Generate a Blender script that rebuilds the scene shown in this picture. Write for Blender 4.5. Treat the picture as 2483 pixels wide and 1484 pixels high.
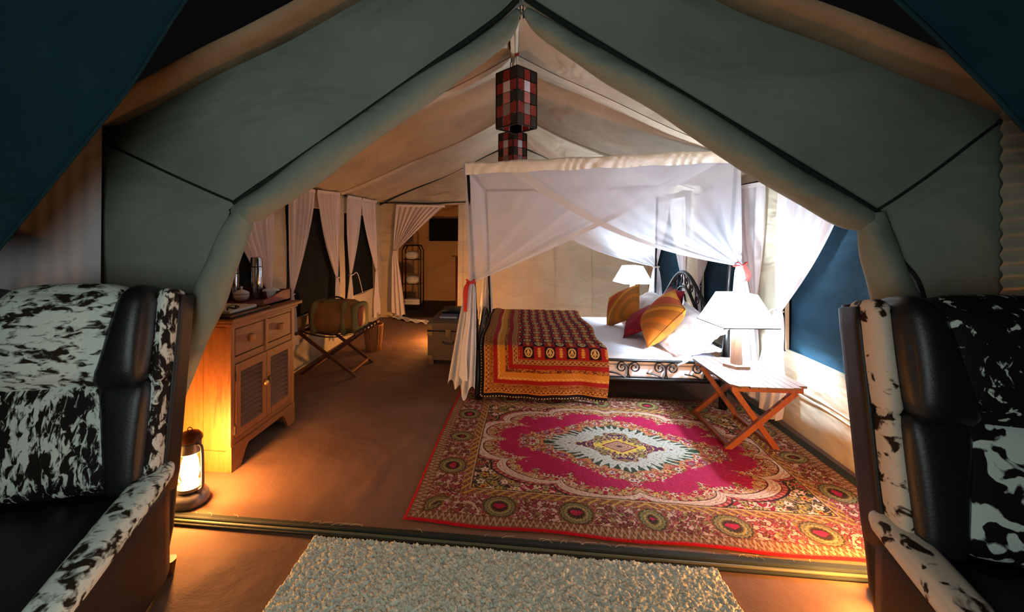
import bpy, bmesh, math, random
import numpy as np
from mathutils import Vector, Matrix
random.seed(7)
rng = np.random.RandomState(11)
PI = math.pi
for o in list(bpy.data.objects): bpy.data.objects.remove(o, do_unlink=True)
scn = bpy.context.scene
C = scn.collection

# ------------------------------------------------------------------ camera
# lens with a slightly cropped frame: principal point left of and above the frame centre
cam_d = bpy.data.cameras.new('camera'); cam = bpy.data.objects.new('camera', cam_d); C.objects.link(cam)
cam_d.sensor_fit = 'HORIZONTAL'; cam_d.sensor_width = 36.0
cam_d.lens = 36.0 * 1000 / 2483
cam_d.shift_x = (1241.5 - 1150) / 2483
cam_d.shift_y = -(742 - 575) / 2483
cam_d.clip_start = 0.02
cam.location = (0, 0, 1.45); cam.rotation_euler = (PI / 2, 0, math.radians(6.2))
scn.camera = cam

# ------------------------------------------------------------------ world (night) and exposure
w = bpy.data.worlds.new('night'); scn.world = w; w.use_nodes = True
w.node_tree.nodes['Background'].inputs[0].default_value = (0.5, 0.55, 0.5, 1)
w.node_tree.nodes['Background'].inputs[1].default_value = 0.004
vs = scn.view_settings
vs.view_transform = 'Standard'; vs.look = 'None'; vs.gamma = 1.0; vs.use_curve_mapping = False
vs.exposure = 0.25

# ------------------------------------------------------------------ lights
def point_light(name, loc, energy, col, rad):
    l = bpy.data.lights.new(name, 'POINT'); l.energy = energy; l.color = col; l.shadow_soft_size = rad
    o = bpy.data.objects.new(name, l); C.objects.link(o); o.location = loc
    return o
def area_light(name, loc, target, energy, col, size):
    l = bpy.data.lights.new(name, 'AREA'); l.energy = energy; l.color = col; l.shape = 'DISK'; l.size = size
    o = bpy.data.objects.new(name, l); C.objects.link(o); o.location = loc
    o.rotation_euler = (Vector(target) - Vector(loc)).to_track_quat('-Z', 'Y').to_euler()
    return o
LAMP = (0.63, 0.81, 1.0); FLAME = (1.0, 0.36, 0.065)
area_light('porch_fill', (-0.45, -0.6, 1.36), (-0.25, 1.6, 1.05), 17.5, (0.88, 1.0, 0.95), 1.2)  # soft cool fill added behind the camera, standing in for an unseen source

# ------------------------------------------------------------------ helpers
def s2l(c):
    if isinstance(c, str):
        c = [int(c[i:i + 2], 16) / 255 for i in (0, 2, 4)]
    return tuple(x / 12.92 if x <= 0.04045 else ((x + 0.055) / 1.055) ** 2.4 for x in c)

class Nt:
    def __init__(s, name):
        s.m = bpy.data.materials.new(name); s.m.use_nodes = True
        s.t = s.m.node_tree; s.n = s.t.nodes; s.l = s.t.links
        s.b = s.n['Principled BSDF']; s.out = s.n['Material Output']
    def node(s, typ, **kw):
        nd = s.n.new(typ)
        for k, v in kw.items(): setattr(nd, k, v)
        return nd
    def link(s, a, b): s.l.new(a, b)
    def coords(s, scale=(1, 1, 1), kind='Object', rot=(0, 0, 0)):
        tc = s.node('ShaderNodeTexCoord'); mp = s.node('ShaderNodeMapping')
        mp.inputs['Scale'].default_value = scale; mp.inputs['Rotation'].default_value = rot
        s.link(tc.outputs[kind], mp.inputs[0]); return mp.outputs[0]
    def noise(s, vec, scale, detail=3, rough=0.6, dist=0.0):
        nz = s.node('ShaderNodeTexNoise'); nz.inputs['Scale'].default_value = scale
        nz.inputs['Detail'].default_value = detail; nz.inputs['Roughness'].default_value = rough
        nz.inputs['Distortion'].default_value = dist
        s.link(vec, nz.inputs['Vector']); return nz.outputs[0]
    def ramp(s, fac, stops, interp='LINEAR'):
        r = s.node('ShaderNodeValToRGB'); r.color_ramp.interpolation = interp
        el = r.color_ramp.elements
        while len(el) < len(stops): el.new(0.5)
        for e, (p, c) in zip(el, stops):
            e.position = p; e.color = (*c, 1) if len(c) == 3 else c
        s.link(fac, r.inputs[0]); return r.outputs[0]
    def bump(s, h, strength=0.3, dist=0.01):
        b = s.node('ShaderNodeBump'); b.inputs['Strength'].default_value = strength; b.inputs['Distance'].default_value = dist
        s.link(h, b.inputs['Height']); s.link(b.outputs[0], s.b.inputs['Normal']); return b
    def rough(s, r): s.b.inputs['Roughness'].default_value = r

def plain(name, col, rough=0.7, metal=0.0, var=0.12, vscale=6, bump=0.0, bscale=40, spec=0.4):
    t = Nt(name); c = s2l(col); v = t.coords()
    f = t.noise(v, vscale, 4)
    t.link(t.ramp(f, [(0.3, tuple(x * (1 - var) for x in c)), (0.7, tuple(min(1, x * (1 + var)) for x in c))]), t.b.inputs['Base Color'])
    t.rough(rough); t.b.inputs['Metallic'].default_value = metal; t.b.inputs['Specular IOR Level'].default_value = spec
    if bump: t.bump(t.noise(v, bscale, 5), bump, 0.01)
    return t.m

def canvas(name, col, trans=0.0, crease=0.5):
    t = Nt(name); c = s2l(col); v = t.coords()
    f = t.noise(v, 1.6, 5, 0.65)
    t.link(t.ramp(f, [(0.25, tuple(x * 0.82 for x in c)), (0.75, tuple(min(1, x * 1.12) for x in c))]), t.b.inputs['Base Color'])
    t.rough(0.9); t.b.inputs['Specular IOR Level'].default_value = 0.15
    n1 = t.noise(t.coords((1.0, 1.0, 2.2), rot=(0, 0.5, 0)), 1.5, 3, 0.45, 0.5); n2 = t.noise(v, 380, 2)
    mx = t.node('ShaderNodeMath', operation='MULTIPLY_ADD'); mx.inputs[1].default_value = 0.005
    t.link(n2, mx.inputs[0]); t.link(n1, mx.inputs[2]); t.bump(mx.outputs[0], min(1.0, crease * 2.4), 0.14)
    return t.m

def wood(name, c1, c2, axis=2, scale=1.0, rough=0.5):
    t = Nt(name); sc = [9 * scale] * 3; sc[axis] = 0.7 * scale
    v = t.coords(tuple(sc)); a, b = s2l(c1), s2l(c2)
    n = t.noise(v, 2.2, 6, 0.65, 1.6); k = t.noise(t.coords((3, 3, 3)), 1.3, 3)
    mx = t.node('ShaderNodeMath', operation='MULTIPLY_ADD'); mx.inputs[1].default_value = 0.35
    t.link(k, mx.inputs[0]); t.link(n, mx.inputs[2])
    t.link(t.ramp(mx.outputs[0], [(0.45, b), (0.62, a), (0.8, tuple(x * 0.75 for x in a))]), t.b.inputs['Base Color'])
    t.rough(rough); t.bump(n, 0.25, 0.004); return t.m

def sheer(name, col, see=0.3, trans=0.45):
    t = Nt(name); c = s2l(col)
    v = t.coords()
    f = t.noise(v, 5, 4)
    cc = t.ramp(f, [(0.3, tuple(x * 0.93 for x in c)), (0.7, c)])
    d = t.node('ShaderNodeBsdfDiffuse'); tr = t.node('ShaderNodeBsdfTranslucent'); tp = t.node('ShaderNodeBsdfTransparent')
    t.link(cc, d.inputs[0]); t.link(cc, tr.inputs[0])
    m1 = t.node('ShaderNodeMixShader'); m1.inputs[0].default_value = trans
    t.link(d.outputs[0], m1.inputs[1]); t.link(tr.outputs[0], m1.inputs[2])
    m2 = t.node('ShaderNodeMixShader'); m2.inputs[0].default_value = see
    t.link(m1.outputs[0], m2.inputs[1]); t.link(tp.outputs[0], m2.inputs[2])
    t.link(m2.outputs[0], t.out.inputs[0]); return t.m

def emit(name, col, strength):
    t = Nt(name); e = t.node('ShaderNodeEmission'); e.inputs[0].default_value = (*col, 1); e.inputs[1].default_value = strength
    t.link(e.outputs[0], t.out.inputs[0]); return t.m

def lit_shade(name, col, strength):
    t = Nt(name); c = s2l(col)
    t.b.inputs['Base Color'].default_value = (*c, 1); t.rough(0.9)
    t.b.inputs['Emission Color'].default_value = (*LAMP, 1); t.b.inputs['Emission Strength'].default_value = strength
    return t.m

def hide(name, lo, scale, stretch, ground, spot, seed=0.0, fine=0.5, soft=0.04, tilt=0):
    """cowhide: hair-edged patches of spot colour on ground colour; lo = threshold (more = fewer spots)"""
    t = Nt(name)
    tc = t.node('ShaderNodeTexCoord'); mp = t.node('ShaderNodeMapping')
    mp.inputs['Location'].default_value = (seed, seed * 1.7, seed * 0.6); mp.inputs['Scale'].default_value = stretch; mp.inputs['Rotation'].default_value = (0, math.radians(tilt), 0)
    t.link(tc.outputs['Object'], mp.inputs[0]); v = mp.outputs[0]
    big = t.noise(v, scale * 0.35, 2, 0.5); sm = t.noise(v, scale, 5, fine, 0.6)
    a = t.node('ShaderNodeMath', operation='MULTIPLY_ADD'); a.inputs[1].default_value = 0.45
    t.link(big, a.inputs[0]); t.link(sm, a.inputs[2])
    col = t.ramp(a.outputs[0], [(lo, s2l(ground)), (lo + soft, s2l(spot))])
    hair = t.noise(t.coords((90, 90, 14)), 3, 2)
    t.link(col, t.b.inputs['Base Color']); t.rough(0.75); t.b.inputs['Specular IOR Level'].default_value = 0.2
    t.bump(hair, 0.25, 0.004); return t.m

def vcol(name, rough=0.9, bump=0.3, bs=300):
    t = Nt(name); a = t.node('ShaderNodeVertexColor'); a.layer_name = 'Col'
    n = t.noise(t.coords(), bs, 2)
    mx = t.node('ShaderNodeMix', data_type='RGBA', blend_type='MULTIPLY'); mx.inputs[0].default_value = 1.0
    t.link(a.outputs[0], mx.inputs[6]); t.link(t.ramp(n, [(0.3, (0.78, 0.78, 0.78)), (0.7, (1, 1, 1))]), mx.inputs[7])
    t.link(mx.outputs[2], t.b.inputs['Base Color']); t.rough(rough); t.b.inputs['Specular IOR Level'].default_value = 0.15
    t.bump(n, bump, 0.004); return t.m

M = {}
M['canvas_in'] = canvas('beige_canvas', 'b4a68e', crease=0.3)
M['canvas_out'] = canvas('green_canvas', '868e82', crease=0.22)
M['canvas_hem'] = canvas('tan_canvas_hem', 'a08a70', crease=0.3)
M['fly'] = canvas('teal_flysheet', '15343c', crease=0.5)
M['crease'] = plain('dark_green_webbing', '1c241e', 0.9)
M['rail'] = plain('olive_rail', '55543e', 0.6)
M['seam'] = plain('pale_seam_tape', 'c2b49a', 0.9)
M['mesh'] = canvas('window_netting', '14303e', crease=0.2)
M['mesh_l'] = canvas('window_netting_shaded', '0d1414', crease=0.2)  # same netting for the left wall, its shade put into a darker colour
M['black'] = plain('black_cloth', '0a0908', 0.95)
M['bath'] = canvas('bathroom_canvas', 'd0a878', crease=1.0)
M['bathfloor'] = plain('bathroom_groundsheet', '14110f', 0.7)
M['curtain'] = sheer('white_voile', 'efe4e2', 0.10, 0.35)
M['net'] = sheer('mosquito_netting', 'f2f3fb', 0.42, 0.5)
M['net_thick'] = sheer('gathered_netting', 'f2f0f2', 0.05, 0.4)
M['satin'] = plain('cream_satin', 'efe6da', 0.45, var=0.05, bump=0.5, bscale=22)
M['linen'] = canvas('grey_linen', 'd2ccd0', crease=0.1)
M['ribbon'] = plain('red_ribbon', 'b5221c', 0.6)
M['cord'] = plain('tie_cord', 'd8cdc6', 0.8)
M['iron'] = plain('black_wrought_iron', '1a1716', 0.38, 0.4, spec=0.5)
M['sheet'] = plain('white_sheet', 'eceaf2', 0.85, var=0.02, bump=0.15, bscale=9)
M['pillow'] = plain('white_pillowcase', 'eeeaea', 0.85, var=0.03, bump=0.6, bscale=11)
M['darkcloth'] = plain('dark_bed_base', '2a201c', 0.9)
M['red'] = plain('crimson_cushion', '8e1024', 0.8, var=0.2, vscale=18, bump=0.25, bscale=60)
M['darkred'] = plain('dark_red_towel', '4c0e0e', 0.95)
M['leather'] = plain('black_leather', '15171b', 0.42, var=0.2, bump=0.12, bscale=120, spec=0.5)
M['leather_b'] = plain('black_brown_leather', '17100d', 0.5, var=0.2, bump=0.12, bscale=120, spec=0.4)
M['hideA'] = hide('hide_small_spots', 0.70, 27, (0.8, 1.0, 1.8), 'dfe6dc', '2a2216', 1.3, 0.5, 0.13, 25)
M['hideB'] = hide('hide_streaked', 0.665, 24, (1.9, 1.0, 0.8), 'd6dcd4', '1a1410', 5.1, 0.6, 0.08, 8)
M['hideC'] = hide('hide_dark_flecked', 0.565, 28, (1.2, 1.0, 0.9), 'd2dad2', '120d0a', 9.4, 0.55, 0.05, 20)
M['hideD'] = hide('hide_black_blotches', 0.70, 15, (1, 1, 1), 'd4ded6', '15100c', 3.3, 0.35, 0.03, 0)
M['hideE'] = hide('hide_pale_strip', 0.79, 17, (1, 1, 1.2), 'd3c4b2', '2a1a10', 2.2, 0.5, 0.06, 0)
M['pine'] = wood('waxed_pine', '965a28', '6e3c17', 2, 1.0, 0.55)
M['pine_h'] = wood('waxed_pine_rail', '8a5428', '643616', 1, 1.0, 0.55)
M['slatwood'] = wood('louvre_wood', '5e3a20', '3c200e', 1, 1.4, 0.6)
M['darkwood'] = wood('dark_stained_wood', '4e2814', '2c140a', 2, 1.2, 0.5)
M['redwood'] = wood('red_brown_tray', '7c3a28', '5a2419', 1, 1.2, 0.5)
M['tabletop'] = wood('weathered_slat_wood', '664c42', '48322a', 1, 1.6, 0.5)
M['tableleg'] = wood('orange_hardwood', '84411c', '5e2810', 2, 1.2, 0.5)
M['lampwood'] = wood('lamp_column_wood', '84604c', '634130', 2, 1.4, 0.5)
M['trunk'] = wood('old_trunk_wood', '5a4430', '382818', 0, 1.2, 0.6)
M['trunk_metal'] = plain('tarnished_brass', '66563a', 0.5, 0.6)
M['steel'] = plain('brushed_steel', 'b8b8c0', 0.18, 1.0, var=0.03)
M['steel_dark'] = plain('steel_ring', '2a2a30', 0.4, 0.5)
M['brass'] = plain('brass_knob', 'd8a860', 0.35, 0.7)
M['china'] = plain('white_china', 'e6e2de', 0.3, var=0.03)
M['paper'] = plain('cream_paper', 'd8d0c2', 0.9, var=0.05)
M['ink'] = plain('dark_print', '4a4640', 0.9)
M['blackplastic'] = plain('black_tray', '14110f', 0.5)
M['bag_a'] = plain('brown_bag_canvas', '8a5a26', 0.9, var=0.2, bump=0.3, bscale=80)
M['bag_b'] = plain('olive_bag_canvas', '6e6234', 0.9, var=0.2, bump=0.3, bscale=80)
M['bag_c'] = plain('rust_leather', '8a3e1c', 0.6, var=0.3, vscale=20)
M['strap'] = plain('woven_strap', '3a1812', 0.9, var=0.5, vscale=50)
M['wicker'] = plain('wicker', 'a8703a', 0.8, var=0.3, vscale=40)
M['towel'] = plain('white_towel', 'dcd6cc', 0.95, bump=0.5, bscale=120)
M['tankgrey'] = plain('grey_enamel', '6a6670', 0.4, 0.5)
M['hoodrust'] = plain('rusty_hood', '5a2c14', 0.5, 0.5)
M['flame'] = emit('oil_flame', (1.0, 0.42, 0.11), 580)
M['cable'] = plain('white_cable', 'e0dcd8', 0.5)
M['blue'] = plain('blue_book_cover', '3c4a66', 0.6)
M['lampblack'] = plain('pendant_black_glass', '070505', 0.25, spec=0.6)
M['lampred'] = plain('pendant_red_print', '7a1614', 0.35, var=0.5, vscale=60, spec=0.6)
M['lampwhite'] = plain('pendant_pale_glass', 'c9bcc0', 0.25, spec=0.6)
M['lamppink'] = plain('pendant_pink_glass', 'b06a66', 0.25, spec=0.6)
M['lampgrey'] = plain('pendant_smoke_glass', '7c6a66', 0.25, spec=0.6)
M['bulb'] = emit('pendant_bulb', (1, 0.97, 0.92), 14)

def orange_stripes():
    t = Nt('orange_striped_cushion'); tc = t.node('ShaderNodeTexCoord'); sp = t.node('ShaderNodeSeparateXYZ')
    t.link(tc.outputs['Generated'], sp.inputs[0])
    n = t.noise(t.coords((1, 1, 1)), 60, 2)
    ad = t.node('ShaderNodeMath', operation='MULTIPLY_ADD'); ad.inputs[1].default_value = 0.012
    dg = t.node('ShaderNodeMath', operation='ADD'); t.link(sp.outputs[0], dg.inputs[0]); t.link(sp.outputs[1], dg.inputs[1])
    hf = t.node('ShaderNodeMath', operation='MULTIPLY'); hf.inputs[1].default_value = 0.5; t.link(dg.outputs[0], hf.inputs[0])
    t.link(n, ad.inputs[0]); t.link(hf.outputs[0], ad.inputs[2])
    o, r, g, y = s2l('c9761a'), s2l('b5461a'), s2l('d99226'), s2l('a8681c')
    t.link(t.ramp(ad.outputs[0], [(0.0, o), (0.22, y), (0.30, o), (0.36, y), (0.47, g), (0.52, y), (0.58, r), (0.74, g), (0.9, o)], 'CONSTANT'), t.b.inputs['Base Color'])
    t.rough(0.8); t.bump(t.noise(t.coords(), 150, 2), 0.3, 0.003); return t.m
M['orange'] = orange_stripes()

def glass_mat():
    t = Nt('lantern_glass'); g = t.node('ShaderNodeBsdfGlossy'); g.inputs['Roughness'].default_value = 0.05
    tp = t.node('ShaderNodeBsdfTransparent'); tp.inputs[0].default_value = (1, 0.97, 0.9, 1)
    m = t.node('ShaderNodeMixShader'); m.inputs[0].default_value = 0.06
    t.link(tp.outputs[0], m.inputs[1]); t.link(g.outputs[0], m.inputs[2]); t.link(m.outputs[0], t.out.inputs[0]); return t.m
M['glass'] = glass_mat()

def floor_mat():
    t = Nt('brown_groundsheet'); v = t.coords()
    n = t.noise(v, 1.1, 5, 0.6, 0.6); f = t.noise(v, 130, 3)
    t.link(t.ramp(n, [(0.3, s2l('63493a')), (0.55, s2l('745644')), (0.8, s2l('80624e'))]), t.b.inputs['Base Color'])
    mx = t.node('ShaderNodeMath', operation='MULTIPLY_ADD'); mx.inputs[1].default_value = 0.10
    t.link(f, mx.inputs[0]); t.link(t.noise(v, 4, 4, 0.5, 0.2), mx.inputs[2]); t.bump(mx.outputs[0], 0.5, 0.03)
    t.rough(0.85); t.b.inputs['Specular IOR Level'].default_value = 0.25; return t.m
M['floor'] = floor_mat()

# ------------------------------------------------------------------ mesh helpers
class G:
    def __init__(s): s.V = []; s.F = []
    def add(s, V, F):
        o = len(s.V); s.V += [tuple(v) for v in V]; s.F += [tuple(i + o for i in f) for f in F]; return s
    def box(s, lo, hi, mat=None):
        x0, y0, z0 = lo; x1, y1, z1 = hi
        V = [(x0, y0, z0), (x1, y0, z0), (x1, y1, z0), (x0, y1, z0), (x0, y0, z1), (x1, y0, z1), (x1, y1, z1), (x0, y1, z1)]
        if mat: V = [tuple(mat @ Vector(v)) for v in V]
        return s.add(V, [(0, 3, 2, 1), (4, 5, 6, 7), (0, 1, 5, 4), (1, 2, 6, 5), (2, 3, 7, 6), (3, 0, 4, 7)])
    def bar(s, a, b, w, h, up=(0, 0, 1)):
        a, b = Vector(a), Vector(b); d = b - a; L = d.length; d.normalize()
        u = Vector(up); x = d.cross(u)
        if x.length < 1e-4: x = d.cross(Vector((0, 1, 0)))
        x.normalize(); z = x.cross(d)
        m = Matrix((x, d, z)).transposed().to_4x4(); m.translation = a
        return s.box((-w / 2, 0, -h / 2), (w / 2, L, h / 2), m)
    def tube(s, P, r, n=8, cap=True, closed=False):
        P = [Vector(p) for p in P]; k = len(P); R = r if hasattr(r, '__len__') else [r] * k
        V = []; F = []; prev = None
        for i, p in enumerate(P):
            if closed: d = P[(i + 1) % k] - P[i - 1]
            else: d = P[min(i + 1, k - 1)] - P[max(i - 1, 0)]
            if d.length < 1e-9: d = Vector((0, 0, 1))
            d.normalize()
            if prev is None:
                a = Vector((0, 0, 1)) if abs(d.z) < 0.9 else Vector((1, 0, 0))
                x = d.cross(a).normalized()
            else:
                x = (prev - d * prev.dot(d))
                x = x.normalized() if x.length > 1e-6 else d.orthogonal().normalized()
            prev = x; y = d.cross(x)
            for j in range(n):
                t = 2 * PI * j / n; V.append(p + (x * math.cos(t) + y * math.sin(t)) * R[i])
        m = k if closed else k - 1
        for i in range(m):
            for j in range(n):
                a = i * n + j; b = i * n + (j + 1) % n; i2 = (i + 1) % k
                F.append((a, b, i2 * n + (j + 1) % n, i2 * n + j))
        if cap and not closed:
            F.append(tuple(reversed(range(n)))); F.append(tuple((k - 1) * n + j for j in range(n)))
        return s.add(V, F)
    def lathe(s, prof, n=20, c=(0, 0, 0)):
        V = []; F = []; k = len(prof)
        for r, z in prof:
            for j in range(n):
                t = 2 * PI * j / n; V.append((c[0] + r * math.cos(t), c[1] + r * math.sin(t), c[2] + z))
        for i in range(k - 1):
            for j in range(n):
                F.append((i * n + j, i * n + (j + 1) % n, (i + 1) * n + (j + 1) % n, (i + 1) * n + j))
        if prof[0][0] > 1e-5: F.append(tuple(reversed(range(n))))
        if prof[-1][0] > 1e-5: F.append(tuple((k - 1) * n + j for j in range(n)))
        return s.add(V, F)
    def grid(s, A):
        """A: (nu, nv, 3) array"""
        nu, nv = A.shape[:2]; o = len(s.V)
        s.V += [tuple(v) for v in A.reshape(-1, 3).tolist()]
        for i in range(nu - 1):
            for j in range(nv - 1):
                a = o + i * nv + j; s.F.append((a, a + nv, a + nv + 1, a + 1))
        return s
    def prism(s, poly, z0, z1, f=lambda x, y, z: (x, y, z)):
        n = len(poly)
        V = [f(x, y, z0) for x, y in poly] + [f(x, y, z1) for x, y in poly]
        F = [tuple(reversed(range(n))), tuple(range(n, 2 * n))] + [(i, (i + 1) % n, n + (i + 1) % n, n + i) for i in range(n)]
        return s.add(V, F)
    def rbox(s, c, size, r, n=7, bulge=0.0, mat=None, taper=None):
        hx, hy, hz = [a / 2 for a in size]; r = min(r, hx, hy, hz) * 0.999
        ts = [math.copysign(1 - (1 - abs(t)) ** 1.5, t) for t in np.linspace(-1, 1, n)]
        key = {}; V = []; F = []
        def vid(p):
            k = tuple(round(a, 5) for a in p)
            if k in key: return key[k]
            q = Vector((p[0] * hx, p[1] * hy, p[2] * hz))
            inn = Vector((max(-(hx - r), min(hx - r, q.x)), max(-(hy - r), min(hy - r, q.y)), max(-(hz - r), min(hz - r, q.z))))
            d = q - inn; d = d.normalized() * r if d.length > 1e-9 else d
            q = inn + d
            if bulge:
                for ax in range(3):
                    o1, o2 = (ax + 1) % 3, (ax + 2) % 3
                    if abs(abs(p[ax]) - 1) < 1e-6: q[ax] += math.copysign(bulge * (1 - p[o1] ** 2) * (1 - p[o2] ** 2), p[ax])
            if taper: q = Vector(taper(q))
            q = q + Vector(c)
            if mat: q = mat @ q
            key[k] = len(V); V.append(tuple(q)); return key[k]
        for ax in range(3):
            for sg in (-1, 1):
                for i in range(n - 1):
                    for j in range(n - 1):
                        def pt(a, b):
                            p = [0, 0, 0]; p[ax] = sg; p[(ax + 1) % 3] = ts[a]; p[(ax + 2) % 3] = ts[b]; return p
                        q = [vid(pt(i, j)), vid(pt(i + 1, j)), vid(pt(i + 1, j + 1)), vid(pt(i, j + 1))]
                        F.append(tuple(q) if sg > 0 else tuple(reversed(q)))
        return s.add(V, F)
    def shift(s, d):
        s.V = [(v[0] - d[0], v[1] - d[1], v[2] - d[2]) for v in s.V]; return s
    def mesh(s, name, mat, smooth=None):
        me = bpy.data.meshes.new(name); me.from_pydata(s.V, [], s.F); me.update()
        if mat: me.materials.append(mat)
        if smooth is not None:
            me.shade_smooth()
            if smooth < 3: me.set_sharp_from_angle(angle=smooth)
        return me
    def build(s, name, mat, parent=None, smooth=None, off=True):
        if parent is not None and off: s.shift(parent.get('_o', (0, 0, 0)))
        o = link(name, s.mesh(name, M[mat] if isinstance(mat, str) else mat, smooth), parent)
        if parent is not None and off and '_o' in parent: o['_o'] = tuple(parent['_o'])
        return o
SM = 0.7; FULL = 3.2

def link(name, me, parent=None):
    o = bpy.data.objects.new(name, me); C.objects.link(o)
    if parent is not None: o.parent = parent
    return o
def tag(o, label, cat, group=None):
    o['label'] = label; o['category'] = cat
    if group: o['group'] = group
    return o
def thing(name, label, cat, loc=(0, 0, 0), rz=0, group=None):
    o = bpy.data.objects.new(name, None); C.objects.link(o)
    o.location = loc; o.rotation_euler = (0, 0, rz); o.empty_display_size = 0.1
    tag(o, label, cat, group)
    if rz == 0: o['_o'] = tuple(loc)
    return o
def struct(o): o['kind'] = 'structure'; return o
def copy_tree(o, parent=None):
    c = o.copy(); C.objects.link(c); c.parent = parent
    for ch in list(o.children): copy_tree(ch, c)
    return c
def origin(o):
    """move a lone mesh's origin to the centre of its base (geometry stays put)"""
    me = o.data; co = np.empty(len(me.vertices) * 3); me.vertices.foreach_get('co', co); co = co.reshape(-1, 3)
    c = np.array([(co[:, 0].min() + co[:, 0].max()) / 2, (co[:, 1].min() + co[:, 1].max()) / 2, co[:, 2].min()])
    me.vertices.foreach_set('co', (co - c).ravel()); me.update(); o.location = c; return o

def V3(*a): return np.array(a, float)
def lerp(a, b, t): return a + (b - a) * t
def spline(P, n=40):
    """Catmull-Rom through points"""
    P = [np.array(p, float) for p in P]; P = [2 * P[0] - P[1]] + P + [2 * P[-1] - P[-2]]
    out = []; m = len(P) - 3
    for i in range(m):
        k = max(2, n // m)
        for j in range(k):
            t = j / k; a, b, c, d = P[i:i + 4]
            out.append(0.5 * ((2 * b) + (c - a) * t + (2 * a - 5 * b + 4 * c - d) * t * t + (3 * b - a - 3 * c + d) * t ** 3))
    out.append(P[-2]); return out
def hsh(i, j, s):
    x = np.sin(i * 127.1 + j * 311.7 + s * 74.7) * 43758.5453
    return x - np.floor(x)
def vnoise(x, y, s=0):
    i, j = np.floor(x), np.floor(y); f, g = x - i, y - j
    f = f * f * (3 - 2 * f); g = g * g * (3 - 2 * g)
    return (hsh(i, j, s) * (1 - f) + hsh(i + 1, j, s) * f) * (1 - g) + (hsh(i, j + 1, s) * (1 - f) + hsh(i + 1, j + 1, s) * f) * g
def fbm(x, y, s=0, o=3):
    r = 0; a = 0.5
    for k in range(o): r = r + a * vnoise(x * 2 ** k, y * 2 ** k, s + k * 9); a *= 0.5
    return r / (1 - 0.5 ** o)
def set_cols(me, cols):
    a = me.color_attributes.new('Col', 'FLOAT_COLOR', 'POINT')
    c = np.ones((len(cols), 4), np.float32); c[:, :3] = cols
    a.data.foreach_set('color', c.ravel())
def fast_grid(name, A, mat, cols=None, smooth=True):
    nu, nv = A.shape[:2]; me = bpy.data.meshes.new(name)
    me.vertices.add(nu * nv); me.vertices.foreach_set('co', A.reshape(-1).astype(np.float32))
    i = np.arange(nu - 1)[:, None] * nv + np.arange(nv - 1)[None, :]
    q = np.stack([i, i + nv, i + nv + 1, i + 1], -1).reshape(-1, 4); n = len(q)
    me.loops.add(n * 4); me.loops.foreach_set('vertex_index', q.ravel().astype(np.int32))
    me.polygons.add(n); me.polygons.foreach_set('loop_start', np.arange(n, dtype=np.int32) * 4)
    me.polygons.foreach_set('loop_total', np.full(n, 4, np.int32))
    me.update(calc_edges=True); me.validate()
    me.materials.append(M[mat])
    if smooth: me.shade_smooth()
    if cols is not None: set_cols(me, cols.reshape(-1, 3))
    return me

# ------------------------------------------------------------------ tent shell
YF, YB = 1.95, 7.25                       # front and back wall
def xl(y): return -2.30 - 0.20 * (y - 1.95) / 5.35
def xr(y): return 2.02 + 0.18 * (y - 1.95) / 5.35
def zr(y): return 2.95 + 0.15 * (y - 1.75) / 5.5     # ridge
def ze(y): return 1.95 + 0.15 * (y - 1.75) / 5.5     # eaves
def xridge(y): return 0.0 - 0.10 * (y - 1.95) / 5.3

def floor_grid(x0, x1, y0, y1, nx, ny, folds, base=0.0):
    X, Y = np.meshgrid(np.linspace(x0, x1, nx), np.linspace(y0, y1, ny), indexing='ij')
    Z = 0.004 * (fbm(X * 3, Y * 3, 3) - 0.5)
    for (ax, ay, bx, by, h, wd) in folds:
        d = np.array([bx - ax, by - ay]); L = np.hypot(*d); d /= L
        t = (X - ax) * d[0] + (Y - ay) * d[1]; n = -(X - ax) * d[1] + (Y - ay) * d[0] + 0.02 * np.sin(t * 9)
        Z += h * np.exp(-(n / wd) ** 2) * np.clip(t / 0.15, 0, 1) * np.clip((L - t) / 0.15, 0, 1)
    Z = np.minimum(Z, 0.012) + base
    return np.stack([X, Y, Z], -1)
o = struct(link('floor', fast_grid('floor', floor_grid(-2.6, 2.3, 1.945, 7.3, 130, 150,
    [(-0.92, 2.05, -0.75, 3.0, 0.008, 0.03), (-1.3, 2.35, -0.95, 2.9, 0.003, 0.05), (-1.5, 4.2, -0.5, 4.15, 0.006, 0.02), (-1.7, 5.6, -1.1, 5.9, 0.006, 0.02)]), 'floor')))
o = struct(link('floor_porch', fast_grid('floor_porch', floor_grid(-3.6, 3.2, -2.6, 1.93, 120, 100,
    [(-1.55, 1.35, -1.15, 1.85, 0.010, 0.02), (-1.6, 1.7, -1.2, 1.78, 0.006, 0.02), (1.0, 1.6, 1.4, 1.85, 0.008, 0.02)], -0.004), 'floor')))
g = G()
g.box((-2.3, 1.958, -0.004), (2.05, 1.985, 0.008))
t1 = struct(g.build('trim_1', 'crease'))                              # threshold: a dark strip and three slim rails
for i, (y, z, r) in enumerate(((1.945, 0.008, 0.009), (1.923, 0.006, 0.008), (1.903, 0.004, 0.006))):
    G().tube([(-2.3, y, z), (-0.8, y + 0.004, z + 0.002), (0.6, y - 0.003, z), (2.05, y, z)], r, 8).build('rail', M['crease'] if i != 1 else M['rail'], t1, FULL)
g = G(); R = random.Random(3)
for k in range(34):                                                    # frayed edge of the groundsheet
    x = R.uniform(-1.75, 1.4); a = R.uniform(-1, 1); L = R.uniform(0.01, 0.035)
    g.tube([(x, 1.992, 0.012), (x + a * L * 2, 1.986, 0.014), (x + a * L * 3, 1.978 - R.random() * 0.01, 0.012)], 0.0008, 4)
fr = g.build('fraying', 'seam', t1); fr['kind'] = 'stuff'

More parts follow.
